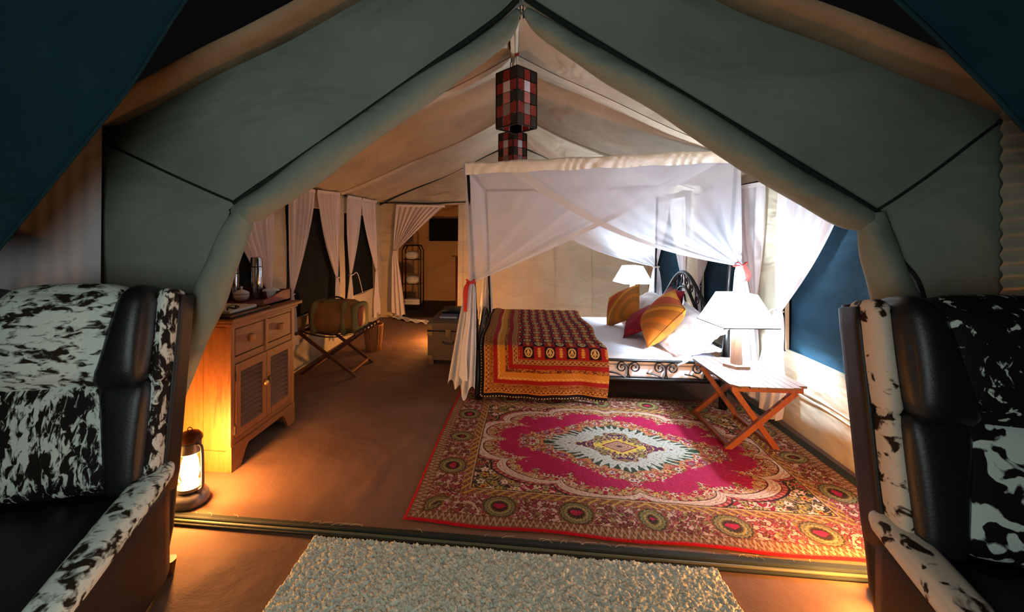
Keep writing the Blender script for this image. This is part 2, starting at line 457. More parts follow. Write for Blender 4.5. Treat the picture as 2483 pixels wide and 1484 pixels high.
def roof_side(name, xe, sgn):
    nu, nv = 40, 110
    U, Vv = np.meshgrid(np.linspace(0, 1, nu), np.linspace(0, 1, nv), indexing='ij')
    Y = 1.75 + (YB + 0.1 - 1.75) * Vv
    XR = 0.0 - 0.10 * (Y - 1.95) / 5.3; XE = (-2.38 - 0.2 * (Y - 1.95) / 5.35) if sgn < 0 else (2.10 + 0.18 * (Y - 1.95) / 5.35)
    X = XR + (XE - XR) * U
    ZR = 2.95 + 0.15 * (Y - 1.75) / 5.5; Z = ZR + (-1.0 - 0.035) * U
    sag = np.sin(PI * U) * (0.05 + 0.03 * np.sin(PI * ((Y - 1.95) % 1.77) / 1.77))
    rip = 0.018 * np.sin(U * 9 + Y * 2.3) * np.sin(PI * U) + 0.012 * np.sin(Y * 11 + U * 5) * U
    inn = np.clip((Y - 1.95) / 0.2, 0, 1)
    Z = Z - (sag + rip) * inn
    m = fast_grid(name, np.stack([X, Y, Z], -1), 'canvas_in')
    o = struct(link(name, m))
    for yy in (3.55, 5.35):                                            # broad sewn reinforcing bands
        k = int(round((yy - 1.75) / (YB + 0.1 - 1.75) * (nv - 1)))
        sl = np.stack([X, Y, Z], -1)[:, k - 1:k + 3].copy(); sl[..., 2] -= 0.006
        link('seam_band', fast_grid('seam_band', sl, 'seam'), o)
    return o
roof_l = roof_side('ceiling_left', 0, -1); roof_r = roof_side('ceiling_right', 0, 1)
# hem along the front edge of the roof, catching lantern light from below
for sgn, par in ((-1, roof_l), (1, roof_r)):
    xe = -2.40 if sgn < 0 else 2.12
    u = np.linspace(0, 1, 40); A = np.zeros((40, 6, 3))
    for j, (dy, dz) in enumerate(((0.0, -0.012), (-0.05, -0.03), (-0.10, -0.035), (-0.15, -0.03), (-0.2, -0.02), (-0.205, 0.0))):
        A[:, j] = np.stack([xe * u, np.full(40, 1.95 + dy), 2.955 - 1.04 * u + dz - 0.012 * np.sin(PI * u) + 0.004 * np.sin(u * 23)], -1)
    link('hem', fast_grid('hem', A, 'canvas_hem'), par)
# flat underside strip so the roof is closed against the night
struct(G().tube([(xridge(y), y, zr(y) - 0.025) for y in np.linspace(1.9, 7.2, 12)], 0.018, 8).build('trim_2', 'seam', None, FULL))
G().box((-0.065, 1.9, 2.925), (-0.035, 3.5, 2.93)).build('ridge_tape', 'seam', bpy.data.objects['trim_2'])
G().tube([(-0.075, 1.95, 2.90), (-0.08, 2.6, 2.93), (-0.07, 3.3, 2.95)], 0.008, 6).build('ridge_cable', 'crease', bpy.data.objects['trim_2'])

def side_wall(name, fx, n_in, wins, mesh_mat, first):
    g = G(); ny = 90
    segs = []                                                          # (y0,y1,z0,z1)
    y = YF
    zb, zt = 0.57, 1.80
    segs.append((YF, YB, 0.0, zb)); segs.append((YF, YB, zt, 2.12))
    for a, b in wins:
        segs.append((y, a, zb, zt)); y = b
    segs.append((y, YB, zb, zt))
    for (a, b, z0, z1) in segs:
        if b - a < 0.01: continue
        n = max(3, int((b - a) * 16)); Y, Z = np.meshgrid(np.linspace(a, b, n), np.linspace(z0, z1, 6 if z1 - z0 < 0.8 else 14), indexing='ij')
        top = np.minimum(Z, ze(Y) + 0.02)
        edge = np.sin(PI * (Z / 2.1)) ** 0.5
        X = np.vectorize(fx)(Y) + n_in * (0.012 * np.sin(Y * 7 + Z * 3) * edge - 0.02 * np.cos(Z * 3.1) + 0.02)
        g.grid(np.stack([X, Y, top], -1))
    wo = struct(g.build(name, 'canvas_in', None, FULL))
    for k, (a, b) in enumerate(wins):
        n = 16; Y, Z = np.meshgrid(np.linspace(a, b, n), np.linspace(zb, zt, 12), indexing='ij')
        X = np.vectorize(fx)(Y) - n_in * 0.025 + n_in * 0.006 * np.sin(Y * 20 + Z * 5)
        w_ = struct(G().grid(np.stack([X, Y, Z], -1)).build('window_%d' % (first + k), mesh_mat, None, FULL))
        f = G(); fa, fb = fx(a), fx(b)
        for z in (zb, zt): f.bar((fa, a, z), (fb, b, z), 0.02, 0.02)
        for q, yy in ((fa, a), (fb, b)): f.bar((q, yy, zb), (q, yy, zt), 0.02, 0.02)
        f.build('window_frame', 'seam', w_)
    return wo
wl = side_wall('wall_left', xl, 1, [(2.75, 3.66), (3.95, 5.27), (5.5, 6.88)], 'mesh_l', 1)
wr = side_wall('wall_right', xr, -1, [(2.1, 3.45), (3.86, 5.06), (5.53, 6.9)], 'mesh', 4)
for k, z in enumerate((0.30, 0.335)):
    G().tube([(xr(y) - 0.022 + 0.006 * math.sin(y * 9), y, z + 0.008 * math.sin(y * 4)) for y in np.linspace(2.0, 7.2, 60)], 0.006, 5).build('seam', 'seam', wr, FULL)
b1 = struct(G().box((1.93, 1.96, 0.0), (1.99, 7.2, 0.018)).build('baseboard_right', 'crease'))

# back wall with doorway
DX0, DX1, DZ = -2.16, -1.07, 2.02
def back_piece(g, x0, x1, z0f, z1f, nx=24, nz=12):
    U, W = np.meshgrid(np.linspace(0, 1, nx), np.linspace(0, 1, nz), indexing='ij')
    X = x0 + (x1 - x0) * U; Z0 = np.vectorize(z0f)(X); Z1 = np.vectorize(z1f)(X); Z = Z0 + (Z1 - Z0) * W
    Y = YB + 0.012 * np.sin(X * 5 + Z * 2) + 0.008 * np.sin(X * 13) + 0.01 * np.sin(Z * 6 + X)
    g.grid(np.stack([X, Y, Z], -1))
def gab(x): return zr(YB) - 0.02 - (abs(x + 0.1) / 2.4) * 1.0
g = G()
back_piece(g, -2.52, DX0, lambda x: 0, lambda x: 2.02, 8)
back_piece(g, DX1, 2.22, lambda x: 0, lambda x: 2.02, 50)
back_piece(g, -2.52, 2.22, lambda x: 2.02, lambda x: max(gab(x), 2.021), 60, 10)
wb = struct(g.build('wall_back', 'canvas_in', None, FULL))
for (p, q) in (((-2.5, 2.03), (-0.2, 3.02)), ((2.2, 2.05), (0.0, 3.02))):
    G().tube([(lerp(p[0], q[0], t), YB - 0.03, lerp(p[1], q[1], t) + 0.015 * math.sin(t * 9)) for t in np.linspace(0, 1, 14)], 0.013, 6).build('gable_rope', 'crease', wb, FULL)
G().tube([(x, YB - 0.025, 2.06 + 0.01 * math.sin(x * 5)) for x in np.linspace(-2.5, -0.5, 20)], 0.012, 6).build('seam', 'crease', wb, FULL)
for x in (0.62, 1.25):
    G().bar((x, YB - 0.014, 0.05), (x, YB - 0.014, 2.0), 0.008, 0.006, (0, 1, 0)).build('seam', 'canvas_in', wb)
d1 = struct(G().bar((DX1 + 0.03, YB - 0.03, 0), (DX1 + 0.05, YB - 0.03, 2.02), 0.09, 0.02, (0, 1, 0)).build('trim_3', 'canvas_in'))
struct(G().bar((DX0 - 0.03, YB - 0.03, 0), (DX0 - 0.03, YB - 0.03, 2.02), 0.07, 0.02, (0, 1, 0)).build('trim_4', 'canvas_in'))
# bathroom beyond
g = G(); X, Z = np.meshgrid(np.linspace(-3.2, 0.6, 60), np.linspace(0, 2.4, 30), indexing='ij')
struct(g.grid(np.stack([X, 9.3 + 0.05 * np.sin(X * 4 + Z * 3) + 0.03 * np.sin(X * 9 - Z * 7), Z], -1)).build('wall_bathroom', 'bath', None, FULL))
struct(G().box((-3.2, 7.3, -0.03), (0.6, 9.3, -0.005)).build('floor_bathroom', 'bathfloor'))
struct(G().box((-3.2, 7.35, 2.4), (0.6, 9.35, 2.42)).build('ceiling_bathroom', 'bath'))
struct(G().box((-3.22, 7.3, 0), (-3.2, 9.3, 2.4)).build('wall_bathroom_left', 'bath'))
wbx = struct(G().box((-2.02, 9.17, 1.36), (-1.36, 9.2, 1.87)).build('window_7', 'black'))
G().box((-2.05, 9.165, 1.34), (-1.33, 9.175, 1.36)).build('window_sill', 'bath', wbx)

# front wall of the tent: canvas round a wide tied-back opening
seamL = [(0.012, 2.56), (-0.114, 2.45), (-0.40, 2.262), (-0.75, 2.035), (-1.08, 1.822), (-1.411, 1.613), (-1.44, 1.55), (-1.592, 1.25), (-1.695, 1.057), (-1.84, 0.75), (-2.0, 0.40), (-2.12, 0.0)]
outL = [(0.0, 2.965), (-0.35, 2.815), (-0.8, 2.62), (-1.25, 2.425), (-1.75, 2.21), (-2.26, 1.985), (-2.27, 1.8), (-2.27, 1.4), (-2.27, 1.1), (-2.27, 0.7), (-2.27, 0.35), (-2.27, 0.0)]
seamR = [(0.012, 2.56), (0.136, 2.47), (0.40, 2.29), (0.635, 2.133), (1.05, 1.855), (1.507, 1.544), (1.55, 1.50), (1.60, 1.36), (1.679, 1.23), (1.73, 0.9), (1.76, 0.5), (1.78, 0.0)]
outR = [(0.0, 2.965), (0.35, 2.805), (0.8, 2.585), (1.2, 2.395), (1.62, 2.19), (2.06, 1.985), (2.07, 1.8), (2.07, 1.4), (2.07, 1.1), (2.07, 0.7), (2.07, 0.35), (2.07, 0.0)]
def front_half(name, S, O):
    S = np.array(spline([(a, b, 0) for a, b in S], 66))[:, :2]; O = np.array(spline([(a, b, 0) for a, b in O], 66))[:, :2]
    n = min(len(S), len(O)); S, O = S[:n], O[:n]; m = 22
    A = np.zeros((n, m, 3)); kb = 5 / 11 * (n - 1)
    for j in range(m):
        t = j / (m - 1)
        A[:, j, 0] = S[:, 0] + (O[:, 0] - S[:, 0]) * t; A[:, j, 2] = S[:, 1] + (O[:, 1] - S[:, 1]) * t
        i = np.arange(n); up = i < kb
        dist = np.abs(i - kb)
        y = 1.955 - 0.055 * math.sin(PI * t) * np.clip(dist / 9, 0, 1)       # panels belly outward, creased along the corner seam
        y += 0.060 * math.sin(PI * t) * t * np.sin(i * 0.42 + 0.8) * np.where(up, 1.0, 0.5) * np.clip(dist / 5, 0, 1) + 0.012 * np.sin(i * 0.2 - t * 4) * math.sin(PI * t)
        y += 0.03 * math.exp(-t * 14)                                         # tucked in behind the rolled flap
        A[:, j, 1] = y
    o = struct(link(name, fast_grid(name, A, 'canvas_out')))
    k = int(round(kb))
    G().tube([tuple(A[k, j] + V3(0, -0.012, 0)) for j in range(m)], 0.006, 5).build('corner_cord', 'crease', o, FULL)
    G().tube([tuple(A[i, 0] + V3(0, -0.072, 0.004)) for i in range(1, k + 1)], 0.014, 6).build('piping', 'crease', o, FULL)
    G().tube([tuple(A[i, 0] + V3(0, -0.06, 0)) for i in range(k + 2, n, 1)], 0.010, 6).build('piping', 'crease', o, FULL)
    return o
fl = front_half('wall_front_left', seamL, outL); fr_ = front_half('wall_front_right', seamR, outR)
def roll(name, P, R0, par, mat='canvas_out', seed=0):
    pts = spline([(a, y, b) for a, y, b in P], 60); n = len(pts); R = np.interp(np.linspace(0, 1, n), np.linspace(0, 1, len(R0)), R0)
    g = G().tube(pts, list(R), 20); V = np.array(g.V)
    k = np.arange(len(V)); i = np.minimum(k // 20, n - 1); a = (k % 20) / 20 * 2 * PI
    ctr = np.array(pts)[i]; d = V - ctr
    f = 1 + 0.05 * np.sin(a * 3 + i * 0.22 + seed) + 0.04 * np.sin(a * 2 - i * 0.4 + seed * 2)
    g.V = [tuple(v) for v in (ctr + d * f[:, None])]
    return g.build(name, mat, par, FULL)
roll('rolled_flap', [(0.0, 1.93, 2.50), (-0.10, 1.93, 2.385), (-0.40, 1.92, 2.185), (-0.75, 1.915, 1.95), (-1.05, 1.915, 1.755), (-1.30, 1.92, 1.60), (-1.40, 1.93, 1.56)], (0.02, 0.05, 0.064, 0.072, 0.074, 0.068, 0.05), fl, seed=1)
roll('rolled_flap', [(-1.35, 1.925, 1.60), (-1.40, 1.915, 1.48), (-1.49, 1.91, 1.27), (-1.585, 1.91, 1.07), (-1.72, 1.91, 0.78), (-1.86, 1.91, 0.45), (-2.02, 1.915, 0.03)], (0.05, 0.062, 0.075, 0.08, 0.085, 0.085, 0.08), fl, seed=2)
roll('rolled_flap', [(0.03, 1.93, 2.50), (0.135, 1.93, 2.40), (0.40, 1.92, 2.215), (0.66, 1.915, 2.045), (1.03, 1.915, 1.775), (1.36, 1.92, 1.57), (1.49, 1.93, 1.51)], (0.02, 0.045, 0.056, 0.060, 0.065, 0.062, 0.045), fr_, seed=3)
roll('rolled_flap', [(1.48, 1.925, 1.55), (1.505, 1.915, 1.42), (1.55, 1.91, 1.25), (1.59, 1.91, 1.1), (1.64, 1.91, 0.8), (1.68, 1.91, 0.45), (1.70, 1.915, 0.03)], (0.05, 0.06, 0.072, 0.08, 0.085, 0.085, 0.08), fr_, seed=4)
c = thing('carabiner_clip', 'small metal clip hanging at the peak of the tent doorway', 'clip', (0.012, 1.925, 2.44))
G().tube([(0.012 + 0.008 * math.cos(a), 1.925, 2.515 + 0.011 * math.sin(a)) for a in np.linspace(0, 2 * PI, 12, False)], 0.003, 6, closed=True).build('ring', 'steel', c, FULL)
G().bar((0.005, 1.925, 2.505), (0.003, 1.925, 2.46), 0.008, 0.006).bar((0.018, 1.925, 2.505), (0.021, 1.925, 2.465), 0.008, 0.006).build('jaw', 'steel_dark', c)
for x, z in ((-2.09, 2.0), (1.99, 1.9)):
    c = thing('tent_buckle', 'dark buckle under the %s front corner of the tent roof' % ('left' if x < 0 else 'right'), 'buckle', (x, 1.88, z - 0.05))
    G().tube([(x + 0.025 * math.cos(a), 1.88, z - 0.02 + 0.02 * math.sin(a)) for a in np.linspace(0, 2 * PI, 12, False)], 0.006, 6, closed=True).build('ring', 'steel_dark', c, FULL)
    G().tube([(x - 0.06, 1.89, z + 0.02), (x - 0.02, 1.88, z - 0.005), (x + 0.06, 1.89, z + 0.015)], 0.008, 6).build('webbing', 'crease', c, FULL)

# flysheet wings hanging nearer than the tent front
def fly(name, E, out, label):
    E = np.array(spline(E, 24)); n = len(E); A = np.zeros((n, 14, 3))
    for j in range(14):
        t = j / 13; A[:, j] = E + np.array(out) * t
        A[:, j, 2] += -0.06 * math.sin(PI * t) + 0.01 * np.sin(np.arange(n) * 0.8 + t * 6); A[:, j, 1] += 0.02 * np.sin(np.arange(n) * 0.5) * t
    o = link(name, fast_grid(name, A, 'fly')); tag(o, label, 'flysheet')
    G().tube([tuple(p) for p in E], 0.007, 6).build('edge_binding', 'fly', o, FULL)
    return o
fly('flysheet_wing', [(-0.60, 1.38, 3.02), (-0.90, 1.37, 2.65), (-1.182, 1.35, 2.295), (-1.384, 1.35, 2.017), (-1.534, 1.35, 1.85), (-1.942, 1.35, 1.411), (-2.0, 1.35, 1.35)], (-1.9, -0.75, 0.1), 'dark teal flysheet wing slanting over the left armchair')
fly('flysheet_wing', [(0.28, 1.38, 3.02), (0.70, 1.37, 2.59), (1.113, 1.35, 2.153), (1.282, 1.35, 1.962), (1.378, 1.35, 1.85), (1.444, 1.35, 1.764), (1.75, 1.35, 1.42)], (1.9, -0.75, 0.1), 'dark teal flysheet wing at the top right corner')
# linen panel on the left, ruffled canvas on the right
U, W = np.meshgrid(np.linspace(0, 1, 60), np.linspace(0, 1, 30), indexing='ij')
A = np.stack([-2.085 - 0.02 * W - 0.75 * U, 1.86 + 0.002 * np.sin(U * 70) * (0.5 + W) - 0.25 * U, 2.03 - 2.0 * W], -1)
tag(link('linen_panel', fast_grid('linen_panel', A, 'linen')), 'grey woven linen panel hanging left of the tent front', 'curtain')
A = np.stack([1.90 + 0.5 * U, 1.83 + 0.014 * np.sin(W * 95 + U * 3) * (1 - 0.3 * U) - 0.02 * U, 2.0 - 1.98 * W], -1)
U2, W2 = np.meshgrid(np.linspace(0, 1, 20), np.linspace(0, 1, 220), indexing='ij')
A = np.stack([1.915 + 0.5 * U2, 1.865 + 0.006 * np.sin(W2 * 210 + U2 * 4 + 2 * np.sin(W2 * 17)) - 0.02 * U2, 2.0 - 1.98 * W2], -1)
tag(link('gathered_panel', fast_grid('gathered_panel', A, 'canvas_in')), 'gathered canvas strip with rippled edge at the right tent corner', 'curtain')

# ------------------------------------------------------------------ tied curtains
def unit(v): return v / np.linalg.norm(v)
def drape_grid(P, Q, T, n, folds, amp, b=1.4, sag=0.0, gw=0.05, nu=44, nv=30, ph=0.0):
    P, Q, T, n = map(lambda a: np.array(a, float), (P, Q, T, n)); ax = unit(Q - P)
    A = np.zeros((nu, nv, 3))
    for i in range(nu):
        u = i / (nu - 1); top = P + (Q - P) * u; G_ = T + ax * (u - 0.5) * gw
        v = np.linspace(0, 1, nv); h = v ** b
        p = top + (G_ - top) * v[:, None]
        hz = top[:2] + (G_[:2] - top[:2]) * h[:, None]; p[:, :2] = hz
        p[:, 2] -= sag * u * np.sin(PI * v)
        f = amp * (np.sin(2 * PI * folds * u + ph + 0.6 * np.sin(v * 3 + u * 9)) + 0.4 * np.sin(2 * PI * folds * 2.3 * u + 1 + ph)) * (0.35 + 0.65 * np.sin(PI * np.clip(v * 0.9 + 0.1, 0, 1)))
        A[i] = p + n * f[:, None]
    return A
def tail_grid(T, B, ax, n, w0, w1, folds, amp, nu=40, nv=22, ph=0.0, ragged=0.03):
    T, B, ax, n = map(lambda a: np.array(a, float), (T, B, ax, n)); A = np.zeros((nu, nv, 3)); v = np.linspace(0, 1, nv)
    for i in range(nu):
        u = i / (nu - 1)
        w_ = w0 + (w1 - w0) * v ** 0.6
        p = T + (B - T) * v[:, None] + ax * ((u - 0.5) * w_)[:, None]
        p[:, 2] += ragged * np.sin(u * 7 + ph) * v + ragged * 0.6 * np.sin(u * 17 + ph) * v
        A[i] = p + n * (amp * (0.3 + v) * (np.sin(2 * PI * folds * u + ph) + 0.3 * np.sin(v * 9 + u * 5)))[:, None]
    return A
def ring(c, ax, n, a, b, r):
    c, ax, n = map(lambda q: np.array(q, float), (c, ax, n))
    return [tuple(c + ax * a * math.cos(t) + n * b * math.sin(t)) for t in np.linspace(0, 2 * PI, 14, False)]
def curtain(label, P, Q, T, B, n, folds=5, amp=0.018, tailw=0.24, b=1.5, strap=None, ph=0.0, group=None, name='window_curtain', nrm_tail=0.02):
    P, Q, T, B, n = map(lambda a: np.array(a, float), (P, Q, T, B, n)); ax = unit(Q - P)
    t = thing(name, label, 'curtain', (float(P[0]), float(P[1]), float(B[2])), group=group)
    g = G().grid(drape_grid(P, Q, T, n, folds, amp, b, ph=ph)).grid(tail_grid(T, B, ax, n, 0.05, tailw, 3, nrm_tail, ph=ph))
    g.build('cloth', 'curtain', t, FULL)
    g = G().grid(np.stack([np.stack([P + (Q - P) * u + n * 0.012 * s + V3(0, 0, z) for z in (0.012, -0.025)]) for u in np.linspace(0, 1, 12) for s in (1,)]))
    g.build('heading', 'cord', t, FULL)
    G().tube(ring(T, ax, n, 0.034, 0.026, 0), 0.007, 6, closed=True).build('tie', 'cord', t, FULL)
    if strap is not None:
        G().tube([tuple(p) for p in spline([T + n * 0.03] + strap, 24)], 0.006, 6).build('strap', 'cord', t, FULL)
    return t
NL, NR = (1, 0, 0), (-1, 0, 0)
def pl(y, z, o=0.05): return (xl(y) + o, y, z)
def prr(y, z, o=0.05): return (xr(y) - o, y, z)
ZT = 1.985
curtain('white curtain behind the steel flasks on the left wall', pl(3.66, 1.95), pl(2.95, 1.93), pl(3.62, 0.95), pl(3.66, 0.35), NL, 6, ph=0.3, group='white curtains on the left wall')
curtain('white curtain right of the steel flasks, edging the first dark window', pl(3.93, 1.96), pl(4.53, 1.985), pl(4.02, 0.86), pl(4.0, 0.3), NL, 5, ph=1.1, group='white curtains on the left wall')
curtain('white curtain tied above the duffel bag, middle of the left wall', pl(5.26, 2.03), pl(4.58, 1.99), pl(5.18, 0.92), pl(5.2, 0.12), NL, 5, ph=2.0, group='white curtains on the left wall')
curtain('white curtain with a loose hanging tie beside the canvas pillar', pl(5.52, 2.02), pl(6.10, 2.04), pl(5.66, 0.91), pl(5.62, 0.2), NL, 4, ph=2.7, strap=[np.array(pl(5.8, 0.93, 0.09)), np.array(pl(5.95, 0.8, 0.08)), np.array(pl(6.1, 0.6, 0.07))], group='white curtains on the left wall')
curtain('last white curtain on the left wall, nearest the back corner', pl(6.86, 2.06), pl(6.13, 2.04), pl(6.86, 0.88), pl(6.92, 0.1), NL, 4, tailw=0.34, ph=3.9, group='white curtains on the left wall')
curtain('white curtain with a hanging tie beside the blue window right of the lamp', prr(3.45, 1.86), prr(2.70, 1.84), prr(3.41, 0.88, 0.08), prr(3.5, 0.07, 0.12), NR, 5, 0.02, 0.40, b=1.35, ph=0.9, strap=[np.array(prr(3.37, 0.80, 0.12)), np.array(prr(3.36, 0.68, 0.12))], group='white curtains on the right wall', nrm_tail=0.035)
curtain('white curtain directly behind the near bedside lamp', prr(3.64, 1.90), prr(4.45, 1.93), prr(3.78, 0.88, 0.07), prr(3.82, 0.1, 0.1), NR, 5, 0.02, 0.30, b=1.5, ph=2.2, group='white curtains on the right wall')
curtain('white curtain seen through the headboard, near side of the canvas pillar', prr(5.12, 1.93), prr(4.5, 1.93), prr(5.06, 0.88), prr(5.06, 0.15), NR, 5, ph=0.2, group='white curtains on the right wall')
curtain('white curtain seen through the headboard, far side of the canvas pillar', prr(5.45, 1.95), prr(6.05, 1.96), prr(5.52, 0.85), prr(5.52, 0.15), NR, 4, ph=1.7, group='white curtains on the right wall')
curtain('white curtain in the far right corner behind the bed post', prr(6.9, 1.98), prr(6.1, 1.96), prr(6.82, 0.9), prr(6.82, 0.15), NR, 4, ph=3.3, group='white curtains on the right wall')
curtain('white curtain swept aside in the bathroom doorway', (DX0 - 0.02, YB - 0.06, 2.02), (-1.30, YB - 0.06, 2.0), (DX0 - 0.05, YB - 0.08, 1.20), (DX0 + 0.03, YB - 0.1, 0.06), (0, -1, 0), 9, 0.02, 0.26, b=0.95, ph=0.5, name='door_curtain')
for k, (a, b, f) in enumerate(((2.75, 3.7, pl), (3.9, 5.3, pl), (5.48, 6.92, pl), (2.1, 3.48, prr), (3.62, 5.16, prr), (5.42, 6.92, prr))):
    za = 1.97 + 0.012 * (a - 2.7) * 1.6 if f is pl else 1.90 + 0.02 * (a - 2.5)
    r_ = thing('curtain_rod', 'thin rod %s' % ('above the curtain behind the flasks', 'above the first two curtains past the flasks', 'above the two curtains nearest the left back corner', 'above the curtain right of the bedside lamp', 'above the curtain behind the bedside lamp', 'above the curtains in the far right corner')[k], 'curtain rod', f(a, za, 0.04), group='curtain rods on the side walls')
    G().tube([f(a, za, 0.04), f(b, za + 0.03, 0.04)], 0.009, 8).build('rod', 'iron', r_, FULL)
    for yy, zz in ((a, za), (b, za + 0.03)): G().rbox(f(yy, zz, 0.04), (0.03, 0.03, 0.03), 0.012, 5).build('finial', 'iron', r_, FULL)

# ------------------------------------------------------------------ patterned rug
def flowers(x, y, cell, seed):
    """nearest jittered flower: returns radius in cell units, angle, hash"""
    gx, gy = x / cell, y / cell; i0, j0 = np.floor(gx), np.floor(gy)
    best = np.full(x.shape, 9.0); th = np.zeros(x.shape); hh = np.zeros(x.shape)
    for di in (-1, 0, 1):
        for dj in (-1, 0, 1):
            i, j = i0 + di, j0 + dj
            cx = i + 0.2 + 0.6 * hsh(i, j, seed); cy = j + 0.2 + 0.6 * hsh(i, j, seed + 5)
            dx, dy = gx - cx, gy - cy; r = np.hypot(dx, dy); m = r < best
            best = np.where(m, r, best); th = np.where(m, np.arctan2(dy, dx), th); hh = np.where(m, hsh(i, j, seed + 9), hh)
    return best, th, hh
def pal(cols): return np.array([s2l(c) for c in cols])
def floral(x, y, cell, seed, ground, cols, line):
    """ground colour, curling vine lines, petalled flowers with dark outline"""
    n = x.shape; Cc = np.empty(n + (3,)); Cc[:] = ground
    wv = np.sin(x * 42 + 3 * np.sin(y * 31 + seed)) * np.sin(y * 44 + 3 * np.sin(x * 27 + seed))
    vine = np.abs(wv) < 0.16; Cc[vine] = line
    leaf = wv > 0.62; Cc[leaf] = pal(['7c6a34'])[0]
    r, t, h = flowers(x, y, cell, seed)
    P = pal(cols); idx = (h * len(P)).astype(int) % len(P)
    R = 0.36 + 0.09 * np.cos(5 * t + h * 20)
    m = r < R + 0.07; Cc[m] = s2l('2c1c18')
    m = r < R; Cc[m] = P[idx][m]
    m = r < R * 0.55; Cc[m] = P[(idx + 2) % len(P)][m]
    m = r < 0.10; Cc[m] = s2l('3a2418')
    return Cc
RW, RH = 1.262, 0.905
def rug_colors(X, Y):
    ax, ay = np.abs(X), np.abs(Y); dx, dy = RW - ax, RH - ay; e = np.minimum(dx, dy)
    side = dx < dy; s = np.where(side, ay, ax)
    tan, cream, pink, gold, olive, maroon, red, dark = 'b08a62', 'd8bfa4', 'd8a898', 'c09238', '6a6238', '6e1c26', 'a3242c', '2a1a16'
    # spandrels
    c = floral(ax, ay, 0.062, 1, s2l('3c2e1c'), [tan, gold, pink, red, cream, '8a7a44'], s2l(tan))
    redz = fbm(ax * 5, ay * 5, 4) > 0.53
    c2 = floral(ax, ay, 0.055, 7, s2l('8c1e2a'), [tan, cream, '7c7a4c', gold], s2l(pink)); c[redz] = c2[redz]
    # scalloped frame
    ex, ey = 0.985, 0.60
    n = ((ax / ex) ** 2.1 + (ay / ey) ** 2.1) ** (1 / 2.1); ph = np.arctan2(ay / ey, ax / ex)
    lob = np.abs(np.sin(ph * 3.0 + 0.0)) ** 0.55
    lob = 1 - np.exp(-np.abs(((ph / (PI / 2)) * 3 + 0.5) % 1 - 0.5) * 7)
    ns = n - 0.115 * (lob - 0.55)
    m = ns < 1.035; c[m] = s2l(dark)
    m = ns < 1.02; c[m] = s2l('8a3030')
    zig = np.sin(ph * 150); m = (ns < 1.02) & (zig > 0.2); c[m] = s2l('b86a5c')
    m = ns < 0.992; c[m] = s2l('5e2a22')
    m = ns < 0.985; c[m] = s2l('cfae96')
    m = (ns < 0.975) & (ns > 0.925) & (np.abs(np.sin(ph * 40 + 3 * np.sin(ns * 90)) * np.sin(ns * 130)) < 0.2); c[m] = s2l('a07a6a')
    m = ns < 0.918; c[m] = s2l('4a2a1c')
    # flowering edge inside the frame
    fz = floral(ax, ay, 0.05, 3, s2l('981e30'), [tan, 'c79a72', cream, '8a7a44', 'b4472e', gold], s2l('c79a72'))
    m = ns < 0.908; c[m] = fz[m]
    teeth = (ns < 0.908) & (ns > 0.86) & (np.sin(ph * 110) > 0); c[teeth] = s2l('b08a62')
    # magenta ground with ragged floral edge
    r, t, h = flowers(ax, ay, 0.05, 3)
    rag = ns + 0.16 * (fbm(ax * 9, ay * 9, 21) - 0.5) + 0.05 * (hsh(np.floor(ax / 0.02), np.floor(ay / 0.02), 2) - 0.5)
    mag = np.array(s2l('a01a42')); m = (rag < 0.80); c[m] = mag
    # central medallion
    md = (ax / 0.50) ** 1.25 + (ay / 0.31) ** 1.25
    pend = ((ax - 0.52) / 0.13) ** 2 + (ay / 0.085) ** 2
    lim = md + 0.5 * (fbm(ax * 11, ay * 11, 31) - 0.5) + 0.12 * (hsh(np.floor(ax / 0.018), np.floor(ay / 0.018), 6) - 0.5)
    fl2 = floral(ax, ay, 0.052, 13, s2l('9c2038'), ['c79a72', tan, 'd0b06a', cream, 'b4472e', '8a4a6a'], s2l('c08a64'))
    m = (lim < 1.52) | (pend < 1.0); c[m] = fl2[m]
    jag = md + 0.05 * np.sin(np.arctan2(ay / 0.31, ax / 0.5) * 14) + 0.34 * (fbm(ax * 26, ay * 26, 41) - 0.5)
    m = jag < 1.10; c[m] = s2l('b0704a')
    m = jag < 1.02; c[m] = s2l('34402e')
    jag2 = md + 0.05 * np.sin(np.arctan2(ay / 0.31, ax / 0.5) * 14) + 0.10 * np.sin(np.arctan2(ay / 0.31, ax / 0.5) * 46) + 0.34 * (fbm(ax * 26, ay * 26, 41) - 0.5)
    m = (jag2 < 0.93) & (jag < 1.02); c[m] = s2l('b8b4a6')
    sw = np.abs(np.sin(ax * 70 + 3 * np.sin(ay * 60)) * np.sin(ay * 75 + 3 * np.sin(ax * 50))) < 0.12
    m = (jag2 < 0.86) & sw; c[m] = s2l('8f8578')
    inn = md + 0.4 * (fbm(ax * 16, ay * 16, 51) - 0.5)
    fl3 = floral(ax, ay, 0.06, 17, s2l('5a2440'), ['a08a5a', 'c8b478', '7a2a40', '4a2a4a'], s2l('b89a6a'))
    m = inn < 0.50; c[m] = fl3[m]
    dm = ax / 0.15 + ay / 0.10
    m = dm < 1.15 + 0.15 * np.sin(np.arctan2(ay, ax) * 16); c[m] = s2l('c8a846')
    m = dm < 0.82; c[m] = s2l('7a2f38')
    m = (dm < 0.74) & (np.sin(dm * 42) > 0); c[m] = s2l('c2a27c')
    m = dm < 0.18; c[m] = s2l('4a2030')
    # borders
    m = e < 0.315; c[m] = s2l('3a261c')
    m = e < 0.308; c[m] = s2l('b08a5e')
    m = e < 0.300; c[m] = s2l('7a4a2e')
    dg = np.abs(((s * 16 + (e - 0.27) * 22) % 1) - 0.5) < 0.16; m = (e < 0.298) & dg; c[m] = s2l('b8923e')
